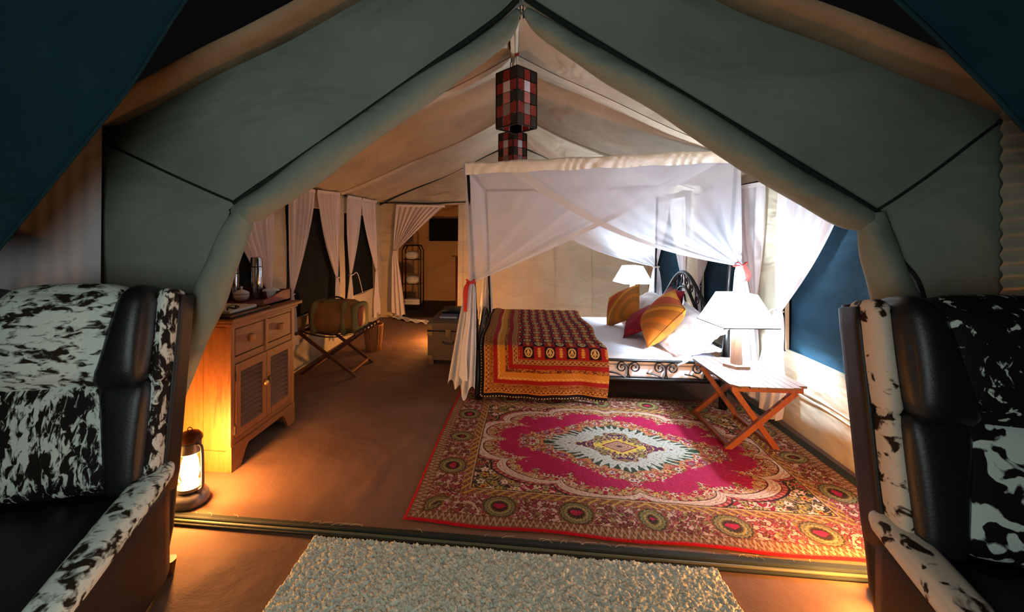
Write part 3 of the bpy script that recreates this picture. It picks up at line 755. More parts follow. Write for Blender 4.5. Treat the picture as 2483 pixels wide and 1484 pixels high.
    dg = np.abs(((s * 16 - (e - 0.27) * 22) % 1) - 0.5) < 0.09; m = (e < 0.298) & dg; c[m] = s2l('a5705a')
    bf = floral(s, e, 0.044, 23, s2l('bc9c84'), ['8a2a38', '6e1c26', 'a85a4c', '7a5a34', '8a4a3a'], s2l('7a2a34'))
    m = e < 0.255; c[m] = bf[m]
    sp = 0.40; ss = ((s + 0.02 + sp / 2) % sp) - sp / 2; tt = e - 0.165
    q = np.hypot(ss / 0.085, tt / 0.083); an = np.arctan2(tt, ss); q = q + 0.035 * np.sin(an * 18)
    for lim_, col in ((1.15, '7a4a2e'), (1.03, '2e3220'), (0.95, '7c6c44'), (0.80, '4a4a2a'), (0.74, '948050'), (0.58, '5a4a22'), (0.50, '3a2418')):
        m = (e < 0.257) & (e > 0.078) & (q < lim_); c[m] = s2l(col)
    hq = np.hypot(ss / 0.035, (tt + 0.012 * np.sign(tt + 1e-6) - 0.25 * np.abs(ss)) / 0.033); m = (e < 0.257) & (hq < 1); c[m] = s2l('9c1e3a')
    m = (e < 0.257) & (hq < 0.35); c[m] = s2l('d8bfa4')
    m = e < 0.082; c[m] = s2l('6e3c28')
    zz = np.abs(((s * 30) % 1) - 0.5) * 2; m = (e < 0.080) & (np.abs((e - 0.02) / 0.055 - zz) < 0.26); c[m] = s2l('a8886c')
    m = (e < 0.080) & (np.abs((e - 0.02) / 0.055 - (1 - zz)) < 0.10); c[m] = s2l('8a6a3a')
    m = e < 0.022; c[m] = s2l('8a4a34')
    m = e < 0.013; c[m] = s2l('b8141c')
    return c
nx, ny = 800, 560
X, Y = np.meshgrid(np.linspace(-RW, RW, nx), np.linspace(-RH, RH, ny), indexing='ij')
cols = rug_colors(X, Y)
ca, sa = math.cos(math.radians(-1.3)), math.sin(math.radians(-1.3))
e = np.minimum(RW - np.abs(X), RH - np.abs(Y))
Z = 0.007 + 0.003 * (fbm(X * 120, Y * 120, 8, 1) - 0.5) + 0.004 * (fbm(X * 4, Y * 4, 5) - 0.5)
Z = np.where(e < 0.004, 0.001, Z)
wob = 0.008 * np.sin(X * 9) * (Y < -0.85)
PX = X * ca - Y * sa + 0.012 * (fbm(Y * 3, X * 0, 3) - 0.5); PY = X * sa + Y * ca + wob
rug = link('oriental_rug', fast_grid('oriental_rug', np.stack([PX, PY, Z], -1), 'rug' if 'rug' in M else 'floor', cols))
M['rug'] = vcol('woven_rug', 0.95, 0.3, 420); rug.data.materials[0] = M['rug']
rug.location = (0.69, 2.925, 0.006); tag(rug, 'crimson oriental rug with floral borders in front of the bed', 'rug')

# ------------------------------------------------------------------ shag rug on the porch
nx, ny = 420, 260
X, Y = np.meshgrid(np.linspace(-0.975, 0.85, nx), np.linspace(0.75, 1.882, ny), indexing='ij')
jx, jy = rng.uniform(-1, 1, X.shape) * 0.0022, rng.uniform(-1, 1, X.shape) * 0.0022
Zs = 0.010 + 0.012 * fbm(X * 70, Y * 70, 61, 2) + rng.uniform(0, 1, X.shape) * 0.010 + 0.006 * fbm(X * 6, Y * 6, 64)
ed = np.minimum.reduce([X + 0.975, 0.85 - X, 1.882 - Y]); Zs = np.where(ed < 0.004, 0.0, Zs)
wv = 0.008 * (fbm(X * 30, Y * 30, 66, 1) - 0.5)
M['shag'] = plain('shag_pile', 'd6d6c4', 0.95, var=0.16, vscale=30)
o = link('shag_rug', fast_grid('shag_rug', np.stack([X + jx + wv, Y + jy + wv, Zs], -1), 'shag')); tag(o, 'pale shaggy doormat rug on the porch floor before the threshold', 'rug')

# ------------------------------------------------------------------ pine cabinet
cx0, cx1, cy0, cy1 = -2.26, -1.76, 2.36, 3.07
cab = thing('pine_cabinet', 'pine cabinet with two drawers and louvred doors beside the lit lantern', 'cabinet', ((cx0 + cx1) / 2, (cy0 + cy1) / 2, 0))
def bevel_box(lo, hi, r=0.004): 
    return G().rbox([(a + b) / 2 for a, b in zip(lo, hi)], [b - a for a, b in zip(lo, hi)], r, 4)
pw = (cx1 - 0.03 - cx0) / 3
for k in range(3):
    bevel_box((cx0 + pw * k + 0.001, cy0, 0.13), (cx0 + pw * (k + 1) - 0.001, cy0 + 0.018, 0.90), 0.003).build('plank', 'pine', cab, SM)
bevel_box((cx0, cy0 - 0.004, 0.0), (cx1 - 0.03, cy0 + 0.018, 0.13), 0.003).build('side_plinth', 'pine', cab, SM)
bevel_box((cx0, cy0 - 0.006, 0.84), (cx1 - 0.03, cy0 + 0.018, 0.895), 0.004).build('side_rail', 'pine', cab, SM)
bevel_box((cx0, cy1 - 0.018, 0.0), (cx1 - 0.03, cy1, 0.90)).build('side_panel', 'pine', cab, SM)
bevel_box((cx0, cy0, 0.0), (cx0 + 0.012, cy1, 0.90)).build('back_panel', 'pine', cab, SM)
bevel_box((cx0, cy0 + 0.02, 0.15), (cx1 - 0.03, cy1 - 0.02, 0.165)).build('bottom', 'pine', cab, SM)
for (a, b) in ((cy0 - 0.004, cy0 + 0.035), (cy1 - 0.035, cy1 + 0.004)):
    bevel_box((cx1 - 0.035, a, 0.0), (cx1, b, 0.90)).build('stile', 'pine', cab, SM)
for (a, b) in ((0.875, 0.90), (0.655, 0.70), (0.155, 0.19)):
    bevel_box((cx1 - 0.033, cy0 + 0.03, a), (cx1 - 0.002, cy1 - 0.03, b)).build('rail', 'pine_h', cab, SM)
ym = (cy0 + cy1) / 2
bevel_box((cx1 - 0.033, ym - 0.014, 0.66), (cx1 + 0.004, ym + 0.014, 0.88)).build('divider', 'pine', cab, SM)
poly = [(cy0 - 0.004, 0), (cy0 + 0.085, 0), (cy0 + 0.13, 0.085), (cy0 + 0.16, 0.115), (cy1 - 0.16, 0.115), (cy1 - 0.13, 0.085), (cy1 - 0.085, 0), (cy1 + 0.004, 0), (cy1 + 0.004, 0.158), (cy0 - 0.004, 0.158)]
G().prism(poly, cx1 - 0.02, cx1 + 0.004, lambda y, z, x: (x, y, z)).build('apron', 'pine_h', cab)
top = bevel_box((cx0 - 0.03, cy0 - 0.045, 0.925), (cx1 + 0.045, cy1 + 0.05, 0.952), 0.008).build('top', 'pine_h', cab, SM)
bevel_box((cx0, cy0 - 0.025, 0.90), (cx1 + 0.022, cy1 + 0.028, 0.926), 0.01).build('cornice', 'pine_h', cab, SM)
for (a, b) in ((cy0 + 0.042, ym - 0.02), (ym + 0.02, cy1 - 0.042)):
    d = bevel_box((cx1 - 0.03, a, 0.705), (cx1 - 0.003, b, 0.872), 0.004).build('drawer', 'pine_h', cab, SM)
    yk = (a + b) / 2
    G().rbox((cx1 + 0.010, yk, 0.79), (0.03, 0.042, 0.045), 0.006, 5).build('knob', 'pine', d, SM)
for k, (a, b) in enumerate(((cy0 + 0.04, ym - 0.002), (ym + 0.002, cy1 - 0.04))):
    d = G(); z0, z1 = 0.195, 0.652
    d.box((cx1 - 0.026, a, z0), (cx1 + 0.002, a + 0.045, z1)).box((cx1 - 0.026, b - 0.045, z0), (cx1 + 0.002, b, z1))
    d.box((cx1 - 0.026, a + 0.045, z0), (cx1 + 0.002, b - 0.045, z0 + 0.05)).box((cx1 - 0.026, a + 0.045, z1 - 0.055), (cx1 + 0.002, b - 0.045, z1))
    d = d.build('door', 'pine', cab)
    ns = 11; zz = np.linspace(z0 + 0.062, z1 - 0.068, ns)
    sh = None
    for z in zz:
        m = Matrix.Translation((cx1 - 0.012, 0, z)) @ Matrix.Rotation(math.radians(-38), 4, 'Y')
        s_ = G().box((-0.004, a + 0.043, -0.022), (0.004, b - 0.043, 0.022), m)
        s_.build('louvre_slat', 'slatwood', d)
    G().box((cx1 - 0.028, a + 0.04, z0 + 0.04), (cx1 - 0.024, b - 0.04, z1 - 0.04)).build('door_backing', 'darkwood', d)
    if k == 0:
        kb = G().lathe([(0.0, 0), (0.017, 0.002), (0.021, 0.012), (0.016, 0.022), (0.0, 0.026)], 12).build('knob', 'brass', d, FULL, False)
        kb.rotation_euler = (0, PI / 2, 0)
        kb.location = (cx1 + 0.002 - cab.location.x, b - 0.02 - cab.location.y, 0.44)
        for z in (0.245, 0.58):
            G().box((cx1 - 0.004, a - 0.012, z - 0.028), (cx1 + 0.006, a - 0.002, z + 0.028)).build('hinge', 'steel', d)
    else:
        G().box((cx1 + 0.001, a + 0.012, 0.42), (cx1 + 0.016, a + 0.032, 0.47)).build('latch', 'trunk_metal', d)

# things on the cabinet
CT = 0.953
def flask(label, x, y, r, h):
    t = thing('vacuum_flask', label, 'flask', (x, y, CT + 0.018), group='steel flasks on the cabinet')
    b_ = h * 0.76
    G().lathe([(0, 0), (r * 0.96, 0), (r, 0.006), (r, b_ - 0.01), (r * 0.98, b_)], 24, (x, y, CT + 0.018)).build('body', 'steel', t, SM)
    G().lathe([(r * 0.94, 0), (r * 0.94, 0.008)], 24, (x, y, CT + 0.018 + b_)).build('collar', 'steel_dark', t, SM)
    G().lathe([(r * 0.97, 0), (r * 0.95, h * 0.17), (r * 0.86, h * 0.215), (r * 0.5, h * 0.232), (0, h * 0.235)], 24, (x, y, CT + 0.018 + b_ + 0.008)).build('cup_lid', 'steel', t, SM)
tr = thing('serving_tray', 'red-brown wooden box tray holding the flasks on the cabinet', 'tray', (-2.03, 3.0, CT))
tx0, tx1, ty0, ty1 = -2.22, -1.81, 2.76, 3.25
G().box((tx0, ty0, CT), (tx1, min(ty1, 3.115), CT + 0.012)).build('base', 'redwood', tr)
ty1 = 3.115
G().prism([(ty0, 0), (ty1, 0), (ty1, 0.085), (ty1 - 0.12, 0.085), (ty0 + 0.10, 0.055), (ty0, 0.045)], tx1 - 0.012, tx1, lambda y, z, x: (x, y, z + CT)).build('side', 'redwood', tr)
G().prism([(ty0, 0), (ty1, 0), (ty1, 0.085), (ty0, 0.085)], tx0, tx0 + 0.012, lambda y, z, x: (x, y, z + CT)).build('side', 'redwood', tr)
G().box((tx0, ty1 - 0.012, CT), (tx1, ty1, CT + 0.085)).build('end', 'redwood', tr)
flask('tallest steel vacuum flask, on the cabinet nearest the curtain gap', -2.06, 3.05, 0.045, 0.32)
flask('medium steel vacuum flask partly behind the tent flap', -2.18, 2.95, 0.036, 0.26)
flask('smallest steel vacuum flask, furthest left on the cabinet', -2.195, 2.83, 0.033, 0.20)
t = thing('sugar_bowl', 'white china bowl with knobbed lid between the flasks', 'bowl', (-2.08, 2.90, CT + 0.018))
G().lathe([(0, 0), (0.03, 0), (0.05, 0.02), (0.055, 0.04), (0.05, 0.05)], 20, (-2.08, 2.90, CT + 0.018)).build('bowl', 'china', t, FULL)
G().lathe([(0.056, 0), (0.05, 0.015), (0.025, 0.028), (0.008, 0.034), (0.006, 0.042), (0.012, 0.052), (0.0, 0.06)], 20, (-2.08, 2.90, CT + 0.068)).build('lid', 'china', t, FULL)
t = thing('saucer_stack', 'upturned white saucer on a cup at the end of the tray', 'cup', (-1.93, 3.04, CT + 0.018))
G().lathe([(0, 0), (0.028, 0), (0.036, 0.05), (0.034, 0.06)], 18, (-1.93, 3.04, CT + 0.018)).build('cup', 'china', t, FULL)
G().lathe([(0.064, 0), (0.06, 0.008), (0.03, 0.02), (0.0, 0.024)], 20, (-1.93, 3.04, CT + 0.079)).build('saucer', 'china', t, FULL)
t = thing('placemat', 'black tray with a pale rim under the paper on the cabinet', 'tray', (-1.98, 2.55, CT))
G().box((-2.24, 2.34, CT), (-1.75, 2.745, CT + 0.008)).build('base', 'blackplastic', t)
g = G().tube([(-1.755, 2.34, CT + 0.01), (-1.755, 2.745, CT + 0.01), (-2.23, 2.745, CT + 0.01)], 0.006, 6).build('rim', 'pine_h', t, FULL)
t = thing('paper_folder', 'cream paper sheet with zigzag end and printed emblem on the cabinet', 'paper', (-1.93, 2.60, CT + 0.0085))
zg = [(-2.14, 2.42), (-1.83, 2.44)] 
zz = [(-1.83 - 0.31 * k / 10, 2.71 + (0.022 if k % 2 else 0.0)) for k in range(11)]
G().prism(zg + zz, CT + 0.009, CT + 0.026).build('sheets', 'paper', t)
for a in (0, 1, 2, 3):
    G().box((-1.99 + 0.006 * (a % 2), 2.60 + a * 0.018, CT + 0.0262), (-1.965 + 0.004 * a, 2.612 + a * 0.018, CT + 0.0268)).build('emblem_print', 'ink', t)
G().tube(spline([(-1.86, 2.46, CT + 0.03), (-1.88, 2.49, CT + 0.04), (-1.845, 2.52, CT + 0.03), (-1.87, 2.55, CT + 0.04), (-1.86, 2.57, CT + 0.03)], 20), 0.006, 6).build('corner_clip', 'steel_dark', t, FULL)

# ------------------------------------------------------------------ hurricane lanterns
def lantern(label, x, y, power, s=1.0):
    t = thing('hurricane_lantern', label, 'lantern', (x, y, 0.0), group='hurricane lanterns')
    c = (x, y, 0.008)
    G().lathe([(0, 0), (0.090, 0), (0.094, 0.01), (0.090, 0.035), (0.078, 0.055), (0.05, 0.066), (0.0, 0.068)], 28, c).build('fuel_tank', 'tankgrey', t, SM)
    G().lathe([(0.052, 0.066), (0.066, 0.074), (0.064, 0.09), (0.035, 0.105), (0.02, 0.115), (0, 0.116)], 24, c).build('burner', 'tankgrey', t, SM)
    G().lathe([(0.050, 0.10), (0.070, 0.125), (0.076, 0.165), (0.066, 0.22), (0.052, 0.255), (0.048, 0.268)], 24, c).build('globe', 'glass', t, FULL)
    G().lathe([(0.008, 0.110), (0.038, 0.124), (0.046, 0.155), (0.040, 0.205), (0.026, 0.245), (0, 0.256)], 18, c).build('flame', 'flame', t, FULL)
    G().lathe([(0.046, 0.262), (0.056, 0.272), (0.056, 0.322), (0.05, 0.328)], 24, c).build('chimney', 'tankgrey', t, SM)
    G().lathe([(0.05, 0.328), (0.062, 0.338), (0.060, 0.352), (0.045, 0.372), (0.012, 0.382), (0, 0.382)], 24, c).build('hood', 'hoodrust', t, SM)
    G().tube([(x + 0.014 * math.cos(a), y, 0.398 + 0.012 * math.sin(a)) for a in np.linspace(0, 2 * PI, 12, False)], 0.0025, 5, closed=True).build('lift_ring', 'iron', t, FULL)
    for k in (1, -1):
        q = Vector((0.97 * k, -0.22 * k, 0))
        P = [Vector((x, y, z)) + q * r for r, z in ((0.05, 0.325), (0.075, 0.328), (0.088, 0.318), (0.094, 0.29), (0.096, 0.20), (0.097, 0.12), (0.09, 0.10), (0.072, 0.085), (0.066, 0.07))]
        G().tube(spline(P, 30), 0.0075, 8).build('side_tube', 'tankgrey', t, FULL)
    return t
lantern('lit hurricane lantern on the floor beside the pine cabinet', -1.79, 2.075, 0)
lantern('lit hurricane lantern hidden behind the right armchair', 1.50, 1.79, 0)
lantern('lit hurricane lantern glowing on the floor behind the wooden trunk', -1.0, 5.78, 0)

# ------------------------------------------------------------------ luggage rack, bag, basket
t = thing('luggage_rack', 'dark folding luggage rack with woven straps carrying the duffel bag', 'luggage rack', (-1.98, 4.38, 0))
for y in (4.12, 4.62):
    dy = 0.02 if y < 4.4 else -0.02
    G().bar((-2.30, y, 0.44), (-1.68, y, 0.0), 0.03, 0.022, (0, 1, 0)).build('leg', 'darkwood', t)
    G().bar((-1.66, y + dy, 0.45), (-2.29, y + dy, 0.0), 0.03, 0.022, (0, 1, 0)).build('leg', 'darkwood', t)
for x, z in ((-2.30, 0.445), (-1.66, 0.455)):
    G().tube([(x, 4.05, z), (x, 4.74, z)], 0.016, 10).build('rail', 'darkwood', t, FULL)
for x in (-1.74, -2.23): G().bar((x, 4.13, 0.045), (x, 4.62, 0.045), 0.025, 0.02).build('stretcher', 'tableleg', t)
for k in range(6):
    y = 4.13 + 0.1 * k
    A = np.array([[(x, yy, 0.462 - 0.06 * math.sin(PI * (x + 2.31) / 0.66)) for yy in (y - 0.024, y + 0.024)] for x in np.linspace(-2.31, -1.65, 12)])
    G().grid(A).build('strap', 'strap', t, FULL)
    G().tube(ring((-1.66, y, 0.455), (1, 0, 0), (0, 0, 1), 0.021, 0.021, 0), 0.007, 6, closed=True).build('strap_loop', 'strap', t, FULL)
t = thing('duffel_bag', 'olive and brown canvas duffel bag lying on the luggage rack', 'bag', (-1.97, 4.36, 0.40))
def bagshape(q): return (q.x, q.y * (1 - 0.12 * abs(q.z) / 0.15), q.z + 0.012 * math.sin(q.x * 14))
G().rbox((-1.985, 4.36, 0.575), (0.58, 0.34, 0.33), 0.11, 12, 0.015, taper=bagshape).build('body', 'bag_a', t, FULL)
for x in (-2.20, -1.86): G().rbox((x, 4.36, 0.575), (0.07, 0.348, 0.342), 0.115, 8, 0.012).build('panel_band', 'bag_b', t, FULL)
G().rbox((-1.735, 4.36, 0.575), (0.10, 0.335, 0.31), 0.10, 8, 0.01).build('end_panel', 'bag_b', t, FULL)
G().rbox((-2.0, 4.36, 0.75), (0.30, 0.12, 0.03), 0.014, 6).build('top_flap', 'bag_b', t, FULL)
G().tube(spline([(-2.13, 4.33, 0.745), (-2.05, 4.33, 0.79), (-1.95, 4.33, 0.79), (-1.87, 4.33, 0.745)], 16), 0.010, 8).build('handle', 'strap', t, FULL)
G().tube([(-2.27, 4.36, 0.735), (-1.72, 4.36, 0.735)], 0.005, 6).build('zip', 'trunk_metal', t, FULL)
G().rbox((-1.69, 4.28, 0.60), (0.05, 0.13, 0.20), 0.024, 6, 0.01).build('side_pocket', 'bag_c', t, FULL)
t = thing('waste_basket', 'tapering wicker waste basket behind the luggage rack', 'basket', (-1.86, 5.12, 0))
g = G().lathe([(0, 0.002), (0.085, 0.002), (0.12, 0.33), (0.112, 0.33), (0.08, 0.012), (0, 0.012)], 24, (-1.86, 5.12, 0)).build('body', 'wicker', t, SM)
for k in range(20):
    a = 2 * PI * k / 20
    G().tube([(-1.86 + r * math.cos(a), 5.12 + r * math.sin(a), z) for r, z in ((0.088, 0.003), (0.106, 0.16), (0.122, 0.33))], 0.007, 5).build('stake', 'wicker', t, FULL)
G().tube(ring((-1.86, 5.12, 0.332), (1, 0, 0), (0, 1, 0), 0.12, 0.12, 0), 0.011, 6, closed=True).build('rim', 'wicker', t, FULL)

# ------------------------------------------------------------------ trunk at the bed foot
x0, x1, y0, y1 = -1.04, -0.56, 4.62, 5.55
t = thing('storage_trunk', 'old wooden trunk with brass fittings at the foot of the bed', 'trunk', ((x0 + x1) / 2, (y0 + y1) / 2, 0))
for x in (x0 + 0.04, x1 - 0.04):
    for y in (y0 + 0.05, y1 - 0.05): G().box((x - 0.03, y - 0.04, 0), (x + 0.03, y + 0.04, 0.05)).build('foot', 'darkwood', t)
G().rbox(((x0 + x1) / 2, (y0 + y1) / 2, 0.215), (x1 - x0, y1 - y0, 0.33), 0.008, 4).build('body', 'trunk', t, SM)
ld = G().rbox(((x0 + x1) / 2, (y0 + y1) / 2, 0.43), (x1 - x0 + 0.016, y1 - y0 + 0.016, 0.09), 0.012, 4).build('lid', 'trunk', t, SM)
for x in (x0 + 0.03, x1 - 0.03):
    for z in (0.08, 0.35, 0.42): G().rbox((x - 0.0, y0 - 0.004, z), (0.065, 0.012, 0.05), 0.004, 4).build('corner_plate', 'trunk_metal', t, SM)
G().rbox(((x0 + x1) / 2, y0 - 0.004, 0.36), (0.06, 0.014, 0.08), 0.004, 4).build('latch', 'trunk_metal', t, SM)
G().tube(spline([(-0.86, y0 - 0.005, 0.27), (-0.85, y0 - 0.04, 0.25), (-0.80, y0 - 0.05, 0.235), (-0.75, y0 - 0.04, 0.25), (-0.74, y0 - 0.005, 0.27)], 16), 0.008, 6).build('handle', 'trunk_metal', t, FULL)
G().box((x0 - 0.002, y0 - 0.004, 0.376), (x1 + 0.002, y0 + 0.1, 0.384)).build('lid_gap', 'black', t)
t = thing('book', 'blue hardback book on the trunk lid', 'book', (-0.84, 4.95, 0.476))
G().box((-0.95, 4.86, 0.476), (-0.73, 5.03, 0.48)).box((-0.95, 4.86, 0.50), (-0.73, 5.03, 0.504)).box((-0.735, 4.86, 0.476), (-0.73, 5.03, 0.504)).build('cover', 'blue', t)
G().box((-0.945, 4.865, 0.48), (-0.735, 5.025, 0.50)).build('pages', 'paper', t)
t = thing('leather_case', 'flat black case lying behind the blue book on the trunk', 'case', (-0.80, 5.28, 0.476))
G().rbox((-0.80, 5.28, 0.51), (0.36, 0.26, 0.066), 0.02, 5).build('body', 'leather', t, SM)
G().tube(spline([(-0.88, 5.15, 0.515), (-0.86, 5.13, 0.52), (-0.76, 5.13, 0.52), (-0.74, 5.15, 0.515)], 12), 0.006, 6).build('handle', 'leather', t, FULL)

# ------------------------------------------------------------------ bathroom things
t = thing('towel_stand', 'black iron towel stand inside the bathroom doorway', 'shelf', (-2.16, 8.3, 0))
for x in (-2.36, -1.98):
    for y in (8.18, 8.42):
        P = [(x, y, 0)] + [(x, y, 1.18), (x + (0.05 if x < -2.2 else -0.05), y, 1.28)]
        G().tube(P, 0.013, 8).build('post', 'iron', t, FULL)
for y in (8.18, 8.42): G().tube([(-2.31, y, 1.28), (-2.03, y, 1.28)], 0.013, 8).build('top_rail', 'iron', t, FULL)
for z in (0.08, 0.50, 1.0):
    sh = G().box((-2.36, 8.18, z - 0.012), (-1.98, 8.195, z)).box((-2.36, 8.405, z - 0.012), (-1.98, 8.42, z)).build('shelf_rail', 'iron', t)
    for k in range(5):
        x = -2.34 + 0.085 * k; G().tube([(x, 8.18, z - 0.004), (x, 8.42, z - 0.004)], 0.005, 6).build('shelf_wire', 'iron', t, FULL)
def towel_roll(label, x, z, L=0.26, r=0.085):
    t = thing('rolled_towel', label, 'towel', (x, 8.28, z), group='towels on the iron stand')
    sp = [(x + 0.012 * k * 0.5 * math.cos(k * 0.5), 8.13, z + r + 0.012 * k * 0.5 * math.sin(k * 0.5)) for k in range(14)]
    G().rbox((x, 8.28, z + r), (L, 0.3, 2 * r), r, 9).build('roll', 'towel', t, FULL)
    G().tube(sp, 0.006, 6).build('spiral_edge', 'towel', t, FULL)
towel_roll('rolled white towel on the top shelf of the iron stand', -2.18, 1.0)
towel_roll('rolled white towel on the middle shelf of the iron stand', -2.16, 0.50)
t = thing('folded_towel', 'folded white towels on the bottom shelf of the iron stand', 'towel', (-2.16, 8.28, 0.08), group='towels on the iron stand')
for k in range(2): G().rbox((-2.16, 8.28, 0.11 + 0.055 * k), (0.32, 0.28, 0.06), 0.025, 6).build('fold', 'towel', t, FULL)
U, W = np.meshgrid(np.linspace(0, 1, 50), np.linspace(0, 1, 24), indexing='ij')
A = np.stack([-2.22 + 0.72 * U, 7.15 - 0.42 * U + 0.20 * (W - 0.5) + 0.03 * np.sin(U * 9), 0.03 + 0.022 * np.sin(U * 24 + W * 6) * (0.6 + 0.4 * np.sin(W * 5)) + 0.008 * np.sin(W * 22)], -1)
mt = link('bath_mat', fast_grid('bath_mat', A, 'towel')); tag(mt, 'crumpled white bath towel on the floor at the bathroom doorway', 'towel')
t = thing('red_towel', 'dark red towel hanging just inside the bathroom door jamb', 'towel', (-1.13, 7.285, 0.15))
U, W = np.meshgrid(np.linspace(0, 1, 16), np.linspace(0, 1, 20), indexing='ij')
link('cloth', fast_grid('cloth', np.stack([0.0 + 0.06 * U, 0.02 * np.sin(U * 12), 0.95 - 0.95 * W], -1), 'darkred'), t)
G().tube([(-1.20, 7.285, 1.11), (-1.04, 7.285, 1.11)], 0.008, 6).build('hook_rail', 'iron', t, FULL)

# ------------------------------------------------------------------ bed
BX0, BX1, BY0, BY1 = -0.36, 1.71, 3.655, 5.45
bed = thing('canopy_bed', 'black wrought-iron canopy bed with scrolled headboard', 'bed', ((BX0 + BX1) / 2, (BY0 + BY1) / 2, 0))
def spiral(c, r0, turns, dir_, start, plane='xz', r1=0.008):
    P = []
    for k in range(28):
        f = k / 27; r = r0 + (r1 - r0) * f; a = start + dir_ * turns * 2 * PI * f
        u, v = r * math.cos(a), r * math.sin(a)
        P.append((c[0] + u, c[1], c[2] + v) if plane == 'xz' else (c[0], c[1] + u, c[2] + v))
    return P
posts = [((BX0, BY0), (-0.455, 3.65, 2.07)), ((BX1 - 0.015, BY0), (1.80, 3.65, 2.135)), ((BX0 - 0.02, BY1), (-0.44, 5.50, 2.07)), ((BX1, BY1), (1.76, 5.50, 2.10))]
for (bx, by), tp in posts:
    G().tube([(bx, by, 0.0), (bx, by, 0.10), (bx, by, 0.45)], [0.034, 0.030, 0.028], 10).build('leg', 'iron', bed, FULL)
    G().tube([(bx, by, 0.42), (lerp(bx, tp[0], 0.5), lerp(by, tp[1], 0.5), 1.2), tp], 0.014, 8).build('canopy_post', 'iron', bed, FULL)
tops = [np.array(p[1]) for p in posts]
for a, b in ((0, 1), (2, 3), (0, 2), (1, 3)): G().tube([tuple(tops[a]), tuple(tops[b])], 0.011, 8).build('canopy_rail', 'iron', bed, FULL)
for y in (BY0, BY1):
    G().tube([(BX0, y, 0.395), (BX1, y, 0.395)], 0.013, 8).build('side_rail', 'iron', bed, FULL)
    G().tube([(BX0, y, 0.235), (BX1, y, 0.235)], 0.015, 8).build('side_rail', 'iron', bed, FULL)
for xc in (0.10, 0.55, 0.93, 1.24, 1.55):
    for sg in (-1, 1):
        c = (xc + sg * 0.052, BY0, 0.335)
        g = G().tube(spiral(c, 0.046, 1.35, -sg, PI / 2 if True else 0), 0.006, 6)
        g.tube(spline([(xc + sg * 0.052, BY0, 0.381), (xc + sg * 0.008, BY0, 0.35), (xc + sg * 0.002, BY0, 0.29), (xc + sg * 0.012, BY0, 0.25)], 12), 0.006, 6)
        g.build('scroll', 'iron', bed, FULL)
    G().tube(spline([(xc - 0.16, BY0, 0.29), (xc - 0.08, BY0, 0.275), (xc - 0.01, BY0, 0.24)], 12), 0.006, 6).build('scroll', 'iron', bed, FULL)
def arch(xp, y0, y1, zb, zp, shoulder, n=40):
    ym_ = (y0 + y1) / 2; out = []
    for k in range(n + 1):
        f = k / n; y = y0 + (y1 - y0) * f; c = abs(f - 0.5) * 2
        z = zp - (zp - zb) * (0.5 - 0.5 * math.cos(PI * min(1, c / shoulder)))
        out.append((xp, y, z))
    return out
hx = BX1 + 0.012
G().tube(arch(hx, BY0, BY1, 0.70, 1.085, 0.88), 0.018, 10).build('headboard_arch', 'iron', bed, FULL)
G().tube(arch(hx, BY0 + 0.12, BY1 - 0.12, 0.50, 0.93, 0.85), 0.015, 10).build('headboard_arch', 'iron', bed, FULL)
G().tube([(hx, BY0, 0.50), (hx, BY1, 0.50)], 0.014, 8).build('headboard_rail', 'iron', bed, FULL)
for y in (BY0, BY1): G().tube([(hx, y, 0.4), (hx, y, 0.72)], 0.018, 8).build('headboard_post', 'iron', bed, FULL)
yc = (BY0 + BY1) / 2
for k, dy in enumerate((-0.60, -0.46, -0.32, -0.18, -0.06, 0.06, 0.18, 0.32, 0.46, 0.60)):
    f = 0.5 + dy / (BY1 - BY0)
    zo = arch(hx, BY0, BY1, 0.70, 1.085, 0.88)[int(round(f * 40))][2]; f2 = min(1, max(0, (yc + dy - BY0 - 0.12) / (BY1 - BY0 - 0.24)))
    zi = arch(hx, BY0 + 0.12, BY1 - 0.12, 0.50, 0.93, 0.85)[int(round(f2 * 40))][2]
    zc = (zo + zi) / 2; r = max(0.03, (zo - zi) * 0.36)
    r = min(r, 0.06)
    G().tube(spiral((hx, yc + dy, zc), r, 1.5, 1 if dy < 0 else -1, PI / 2, 'yz'), 0.006, 6).build('headboard_scroll', 'iron', bed, FULL)
    G().tube([(hx, yc + dy + (0.05 if dy < 0 else -0.05), zo), (hx, yc + dy - (0.02 if dy < 0 else -0.02), zi)], 0.006, 6).build('headboard_bar', 'iron', bed, FULL)
for (yy, w_, z) in ((yc, 0.30, 0.86), (yc - 0.45, 0.28, 0.68), (yc + 0.45, 0.28, 0.68)):
    G().tube(arch(hx, yy - w_ / 2, yy + w_ / 2, 0.5, z, 1.0, 20), 0.009, 8).build('headboard_loop', 'iron', bed, FULL)
fx = BX0 - 0.02
G().tube(arch(fx, BY0, BY1, 0.44, 0.66, 0.9), 0.017, 10).build('footboard_arch', 'iron', bed, FULL)
G().tube(arch(fx, BY0 + 0.1, BY1 - 0.1, 0.40, 0.56, 0.9), 0.012, 8).build('footboard_arch', 'iron', bed, FULL)
G().tube([(fx, BY0, 0.30), (fx, BY1, 0.30)], 0.013, 8).build('footboard_rail', 'iron', bed, FULL)
for k in range(9):
    y = BY0 + 0.2 + k * (BY1 - BY0 - 0.4) / 8
    f = (y - BY0) / (BY1 - BY0); z = arch(fx, BY0, BY1, 0.44, 0.66, 0.9)[int(round(f * 40))][2]
    G().tube([(fx, y, 0.30), (fx, y, z)], 0.007, 6).build('footboard_bar', 'iron', bed, FULL)
    G().tube(spiral((fx, y + 0.045, z - 0.07), 0.035, 1.3, 1, PI / 2, 'yz'), 0.005, 6).build('footboard_scroll', 'iron', bed, FULL)
G().box((BX0 + 0.03, BY0 + 0.03, 0.22), (BX1 - 0.03, BY1 - 0.03, 0.235)).build('slat_base', 'darkcloth', bed)
